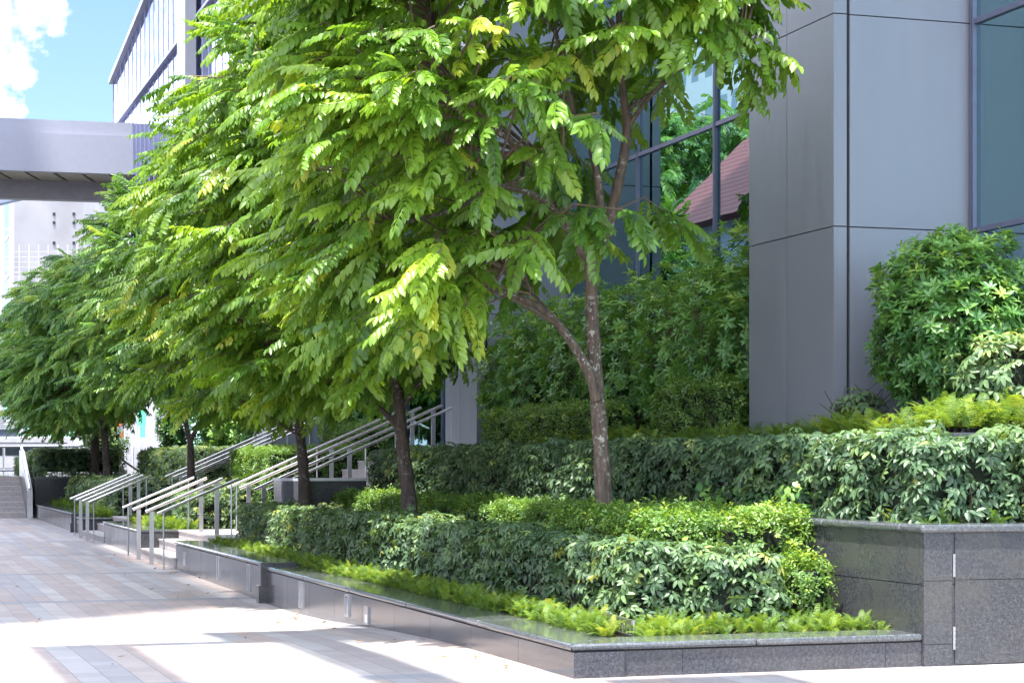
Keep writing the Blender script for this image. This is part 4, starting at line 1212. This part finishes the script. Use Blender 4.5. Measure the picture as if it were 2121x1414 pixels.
# footbridge
fb = thing('footbridge', tuple(cam_pt(-16, 63, 10.7)), 'pale elevated footbridge with lavender fascia crossing at the upper left', 'footbridge')
def barc(cx0, cx1, Y0, Y1, d, z0, z1, nseg=10, sag=0):
    mb = MB()
    for i in range(nseg):
        u0, u1 = i / nseg, (i + 1) / nseg
        a = cam_pt(cx0 + (cx1 - cx0) * u0, Y0 + (Y1 - Y0) * u0, 0); b = cam_pt(cx0 + (cx1 - cx0) * u1, Y0 + (Y1 - Y0) * u1, 0)
        mb.v += [tuple(q) for q in (Vector((a.x, a.y, z0)), Vector((b.x, b.y, z0)), Vector((b.x, b.y, z0)) + CF * d, Vector((a.x, a.y, z0)) + CF * d,
                                    Vector((a.x, a.y, z1)), Vector((b.x, b.y, z1)), Vector((b.x, b.y, z1)) + CF * d, Vector((a.x, a.y, z1)) + CF * d)]
        n = len(mb.v) - 8
        mb.f += [tuple(n + k for k in q) for q in ((3, 2, 1, 0), (4, 5, 6, 7), (0, 1, 5, 4), (2, 3, 7, 6))]
        if i == 0: mb.f.append((n + 3, n, n + 4, n + 7))
        if i == nseg - 1: mb.f.append((n + 1, n + 2, n + 6, n + 5))
    return mb
sub(fb, 'fascia', barc(-17.5, -6.8, 63.2, 65.9, .3, 10.70, 11.91), M['bridge'])
sub(fb, 'parapet', barc(-17.5, -6.8, 63.35, 66.05, .26, 11.915, 12.36), M['bridge'])
sub(fb, 'deck', barc(-17.5, -6.8, 63.55, 66.25, 3.8, 10.90, 11.45), M['bridge'])
for i in range(13, 26):
    u = i / 26; cx = -29 + 22.2 * u; Y = 60.66 + 5.55 * u
    sub(fb, 'soffit_panel', barc(cx + .03, cx + .76, Y, Y + .18, 1.9, 10.71, 10.77, 1), M['soffit'])
sub(fb, 'beam', barc(-17.5, -6.8, 65.45, 68.1, .45, 10.10, 10.85), M['bridge_dark'])
m = MB(); A = [at(-120, 450, Y=82), at(-120, 385, Y=82), at(110, 395, Y=90), at(0, 421, Y=86)]
m.v += [tuple(p) for p in A] + [tuple(p + CF * .6) for p in A]; m.f += [(0, 1, 2, 3), (7, 6, 5, 4), (0, 3, 7, 4), (1, 0, 4, 5), (2, 1, 5, 6), (3, 2, 6, 7)]
sub(fb, 'stair_wing', m, M['bluepanel'])

# construction site
cb = thing('concrete_tower', tuple(cam_pt(-34, 150, 0)), 'raw concrete tower under construction below the footbridge', 'building')
m = MB(); a, b = at(28, 600, Y=150), at(172, 600, Y=150)
m.prism([(a.x, a.y), (b.x, b.y), (b.x + CF.x * 10, b.y + CF.y * 10), (a.x + CF.x * 10, a.y + CF.y * 10)], 'z', 0, 25); sub(cb, 'wall', m, M['concrete'])
m = MB()
for px in (112, 153):
    for py in (443, 461, 503, 397, 540):
        p = at(px, py, Y=149.96); m.obb(p - CR * .09, p + CR * .09, .1, .2)
sub(cb, 'opening', m, M['gap'])
cb2 = thing('pale_block', tuple(cam_pt(-30, 170, 0)), 'bright white building behind the concrete tower', 'building')
m = MB(); a, b = at(165, 600, Y=170), at(330, 600, Y=170)
m.prism([(a.x, a.y), (b.x, b.y), (b.x + 6, b.y + 20), (a.x + 6, a.y + 20)], 'z', 0, 24); sub(cb2, 'wall', m, M['white'])
m = MB(); 
for k in range(5): p = at(235, 430 + k * 45, Y=169.9); m.obb(p - CR * 1.8, p + CR * 1.8, .1, .5)
sub(cb2, 'window', m, M['louver'])
sc = thing('scaffolding', tuple(cam_pt(-27, 118, 1)), 'green-netted scaffolding around the site at the far left', 'scaffold')
nb = MB(); fr = MB()
for k in range(9):
    zc = 1.0 + k * 1.45
    a, b = at(-60, 0, Y=118), at(160, 0, Y=118)
    if k < 7: nb.obb((a.x, a.y, zc + .75), (b.x, b.y, zc + .75), .04, 1.12 if k != 6 else .7)
    fr.obb((a.x, a.y, zc), (b.x, b.y, zc), .12, .10)
    for q in range(5): fr.obb(Vector((a.x, a.y, zc + .3 * q)) - CF * .3, Vector((b.x, b.y, zc + .3 * q)) - CF * .3, .02, .02)
for k in range(12):
    p = at(-60 + k * 20, 0, Y=117.7); fr.obb((p.x, p.y, 1), (p.x, p.y, 14.2), .05, .05)
sub(sc, 'net', nb, M['net']); sub(sc, 'frame', fr, M['white'])
tt = thing('steel_mast', tuple(cam_pt(-24, 98, 1)), 'white steel lattice mast in front of the green netting', 'mast')
m = MB()
for px in (4, 24): p = at(px, 0, Y=98); m.obb((p.x, p.y, 1), (p.x, p.y, 14.5), .22, .22)
for k in range(7):
    p, q = at(-14, 0, Y=98), at(24, 0, Y=98); z = 2 + k * 1.9
    m.obb((p.x, p.y, z), (q.x, q.y, z + 1.2), .12, .12); m.obb((p.x, p.y, z + 1.3), (q.x, q.y, z + 1.3), .12, .12)
sub(tt, 'lattice', m, M['white'])
lv = thing('louvred_plant_box', tuple(cam_pt(-23, 92, 1)), 'grey louvred box above the white van', 'plant box')
m = MB()
for k in range(10): p, q = at(-80, 852 + k * 4, Y=92), at(38, 852 + k * 4, Y=92); m.obb(p, q, .3, .06)
sub(lv, 'louvres', m, M['louver'])
m = MB(); p, q = at(-80, 903, Y=92.3), at(36, 903, Y=92.3); m.obb(p, q, .3, .62); sub(lv, 'panel', m, M['bluepanel'])
m = MB(); p = at(45, 900, Y=91); m.obb((p.x, p.y, .98), (p.x, p.y, 3.6), .2, .2); sub(lv, 'post', m, M['white'])

# leaves blown onto the paving
P = []
for _ in range(70):
    if random.random() < .6: x, y = -abs(random.gauss(0, .35)) - .02, random.uniform(-1, 24)
    else: x, y = random.uniform(-5, -.2), random.uniform(0, 22)
    P.append((x, y, ground_z(y) + .012))
P += [(random.uniform(.02, .44), random.uniform(.5, 18), .262 if False else .25 + (.04 if random.random() < 0 else 0)) for _ in range(0)]
nn = np.array([(random.gauss(0, .2), random.gauss(0, .2), 1) for _ in P])
tl = T(); tl.add(leaflet((0, 0, 0), (0, 1, 0), (0, 0, 1), 1, .42, .1, -.1))
scatter('fallen_leaves', [tl], np.array(P), frames_n(nn, RNG.uniform(0, 6.28, len(P))), RNG.uniform(.04, .09, len(P)), RNG.uniform(.6, 1, len(P)), M['leaf_dead'], None, (0, 0, 0), label='dry brown leaves scattered on the paving', cat='leaf litter', kind='stuff')
# ------------------------------------------------------------------ buildings across the plaza (seen in the windows, or added for their shade)
def tower(label, x0, x1, y0, y1, h, m_, name='apartment_tower'):
    r = thing(name, (x0, y0, 0), label, 'building', 'towers across the plaza')
    m = MB(); m.box(x0, x1, y0, y1, -.2, h); sub(r, 'wall', m, m_)
    m = MB(); m.box(x0 - .2, x1 + .2, y0 - .2, y1 + .2, h, h + .6); sub(r, 'roof', m, M['concrete'])
tower('unseen pale tower opposite the planters, added to shade the far plaza', -34, -16.4, -3.5, 13, 73, M['tower_g'])  # out of view, sized so its shadow covers the far plaza
tower('unseen tall pale tower opposite the farther steps, added to shade the far trees', -38, -16.0, 13.2, 43, 86, M['tower_w'])  # out of view, made taller to shade the far trees as well
tower('white tower reflected high in the windows', -52, -36, 95, 120, 70, M['tower_w'])
tower('grey tower reflected beyond the red roof', -34, -22, 125, 150, 60, M['tower_g'])
hs = thing('tiled_hall', (-17, 50, 0), 'hall with steep red tiled roof, reflected in the tall windows', 'building')
m = MB(); m.box(-24, -13, 45, 60, -.1, 10.6); sub(hs, 'wall', m, M['bluepanel'])
m = MB(); m.prism([(-25, 10.4), (-12.2, 10.4), (-18.5, 16.4)], 'y', 44, 61); sub(hs, 'roof', m, M['rooftile'])
def copy_tree(o, loc, s, rz, label, group):
    r = o.copy(); C.objects.link(r); r.location = loc; r.scale = (s, s, s); r.rotation_euler.z = rz
    r['label'] = label; r['group'] = group
    for ch in o.children:
        c = ch.copy(); C.objects.link(c); c.parent = r
    return r
for (x, y, s, rz, lab) in ((-18, 74, 2.7, 1.0, 'broad tree across the plaza, mirrored in the left window bay'), (-24, 77, 2.5, 2.4, 'broad tree beside the tiled hall, mirrored in the right window bay'), (-10.5, 55.5, 1.0, 4, 'smaller tree across the plaza, mirrored low in the windows')):
    copy_tree(t6, (x, y, -.1), s, rz, lab, 'trees across the plaza')
# unseen beams, added and shaped to throw the straight shadows on the paving
cf = thing('shadow_beams', (-7, 0, 0), 'unseen steel beams on posts, added to cast the straight shadows on the plaza', 'shadow caster')
SX, SY = .22, .20      # shadow shift per metre of height along x and y
zc = 11.0
m = MB(); m.box(-3.42 - SX * zc, -2.57 - SX * zc, -14, 3.8 - SY * zc, zc, zc + .15); m.box(-3.42 - SX * zc, -.2 - SX * zc, 3.8 - SY * zc, 4.12 - SY * zc, zc, zc + .15)
m.box(-1.38 - SX * zc, -.80 - SX * zc, -14, 3.795 - SY * zc, zc, zc + .15)
m.box(-1.75 - SX * zc, .3 - SX * zc, 4.125 - SY * zc, 5.6 - SY * zc, zc, zc + .12)
m.box(.15 - SX * zc, 1.5 - SX * zc, -10, -.15 - SY * zc, zc, zc + .15)
sub(cf, 'beams', m, M['steel_dark'])
m = MB()
for y in (-13.8, -6): m.box(-8.3, -8.1, y, y + .2, -.1, zc)
sub(cf, 'posts', m, M['steel_dark'])

# ------------------------------------------------------------------ light, sky, camera
sun_d = Vector((SX, SY, -1)).normalized()      # direction light travels
L = bpy.data.lights.new('sun', 'SUN'); L.energy = 2.9; L.angle = math.radians(.8); L.color = (1.0, .955, .88)
lo = bpy.data.objects.new('sun', L); C.objects.link(lo)
lo.rotation_euler = sun_d.to_track_quat('-Z', 'Y').to_euler()
to_sun = -sun_d
W = bpy.data.worlds.new('World'); bpy.context.scene.world = W; W.use_nodes = True
nt = W.node_tree; nt.nodes.clear()
out = nt.nodes.new('ShaderNodeOutputWorld'); bg = nt.nodes.new('ShaderNodeBackground')
sky = nt.nodes.new('ShaderNodeTexSky'); sky.sky_type = 'NISHITA'; sky.sun_disc = False
sky.sun_elevation = math.asin(to_sun.z); sky.sun_rotation = math.atan2(to_sun.x, to_sun.y)
sky.air_density = 1.2; sky.dust_density = .3; sky.ozone_density = 2.5
tc = nt.nodes.new('ShaderNodeTexCoord')
n1 = nt.nodes.new('ShaderNodeTexNoise'); n1.inputs['Scale'].default_value = 5.5; n1.inputs['Detail'].default_value = 9; n1.inputs['Roughness'].default_value = .58
mp = nt.nodes.new('ShaderNodeMapping'); mp.inputs['Location'].default_value = (3.1, 0.4, 1.7); mp.inputs['Scale'].default_value = (1, 1, 1.6)
nt.links.new(tc.outputs['Generated'], mp.inputs['Vector']); nt.links.new(mp.outputs[0], n1.inputs['Vector'])
# a cumulus bank standing to the left of the footbridge
def blob(px, py, r):
    d = ray(px, py).normalized()
    v = nt.nodes.new('ShaderNodeVectorMath'); v.operation = 'DISTANCE'; nt.links.new(tc.outputs['Generated'], v.inputs[0]); v.inputs[1].default_value = d
    return math_(nt, 'SUBTRACT', 1.0, math_(nt, 'DIVIDE', v.outputs['Value'], r))
bl = blob(-20, 60, .030)
for a in ((110, 30, .012), (25, 140, .016), (60, 155, .008), (-25, 215, .018), (40, 232, .005), (-90, 100, .036), (60, 15, .014)):
    bl = math_(nt, 'MAXIMUM', bl, blob(*a))
n2 = nt.nodes.new('ShaderNodeTexNoise'); n2.inputs['Scale'].default_value = 95; n2.inputs['Detail'].default_value = 8; n2.inputs['Roughness'].default_value = .6
nt.links.new(tc.outputs['Generated'], n2.inputs['Vector'])
edge = math_(nt, 'ADD', bl, math_(nt, 'MULTIPLY', math_(nt, 'SUBTRACT', n2.outputs['Fac'], .5), 1.5))
cl1 = nt.nodes.new('ShaderNodeValToRGB'); cl1.color_ramp.elements[0].position = .22; cl1.color_ramp.elements[1].position = .62
nt.links.new(edge, cl1.inputs['Fac'])
cl2 = nt.nodes.new('ShaderNodeValToRGB'); cl2.color_ramp.elements[0].position = .42; cl2.color_ramp.elements[1].position = .60
nt.links.new(n1.outputs['Fac'], cl2.inputs['Fac'])
far = blob(0, 100, .16); far = math_(nt, 'GREATER_THAN', far, 0.0)
c2 = math_(nt, 'MULTIPLY', cl2.outputs['Color'], math_(nt, 'SUBTRACT', 1.0, far))
cl = math_(nt, 'MAXIMUM', cl1.outputs['Color'], c2)
clear = mixc(nt, 1.0, sky.outputs[0], (.235, .26, .36), 'MULTIPLY')
shade = ramp(nt, [(.35, (1.35, 1.45, 1.75)), (.6, (2.3, 2.3, 2.4))]); nt.links.new(n2.outputs['Fac'], shade.inputs['Fac'])
near = mixc(nt, math_(nt, 'MULTIPLY', cl1.outputs['Color'], .95), clear, shade.outputs['Color'])
col = mixc(nt, math_(nt, 'MULTIPLY', c2, .92), near, (12.0, 12.6, 14.2))  # bright unseen cloud cover, added to fill the shaded areas
nt.links.new(col, bg.inputs['Color']); bg.inputs['Strength'].default_value = .14
nt.links.new(bg.outputs[0], out.inputs[0])

cam = bpy.data.cameras.new('camera'); co = bpy.data.objects.new('camera', cam); C.objects.link(co)
co.location = CAM; co.rotation_euler = (math.radians(90), 0, -TH)
cam.sensor_width = 36; cam.lens = 36 * F / 2121; cam.shift_y = (960 - 707) / 2121; cam.clip_end = 3000; cam.clip_start = .1
bpy.context.scene.camera = co
scn = bpy.context.scene
scn.view_settings.view_transform = 'Standard'; scn.view_settings.look = 'None'; scn.view_settings.exposure = 2.5; scn.view_settings.gamma = 1
scn.render.engine = 'CYCLES'
scn.cycles.use_denoising = True
scn.cycles.max_bounces = 8; scn.cycles.transparent_max_bounces = 16; scn.cycles.transmission_bounces = 6; scn.cycles.diffuse_bounces = 4
scn.cycles.sample_clamp_indirect = 8
clean_o()
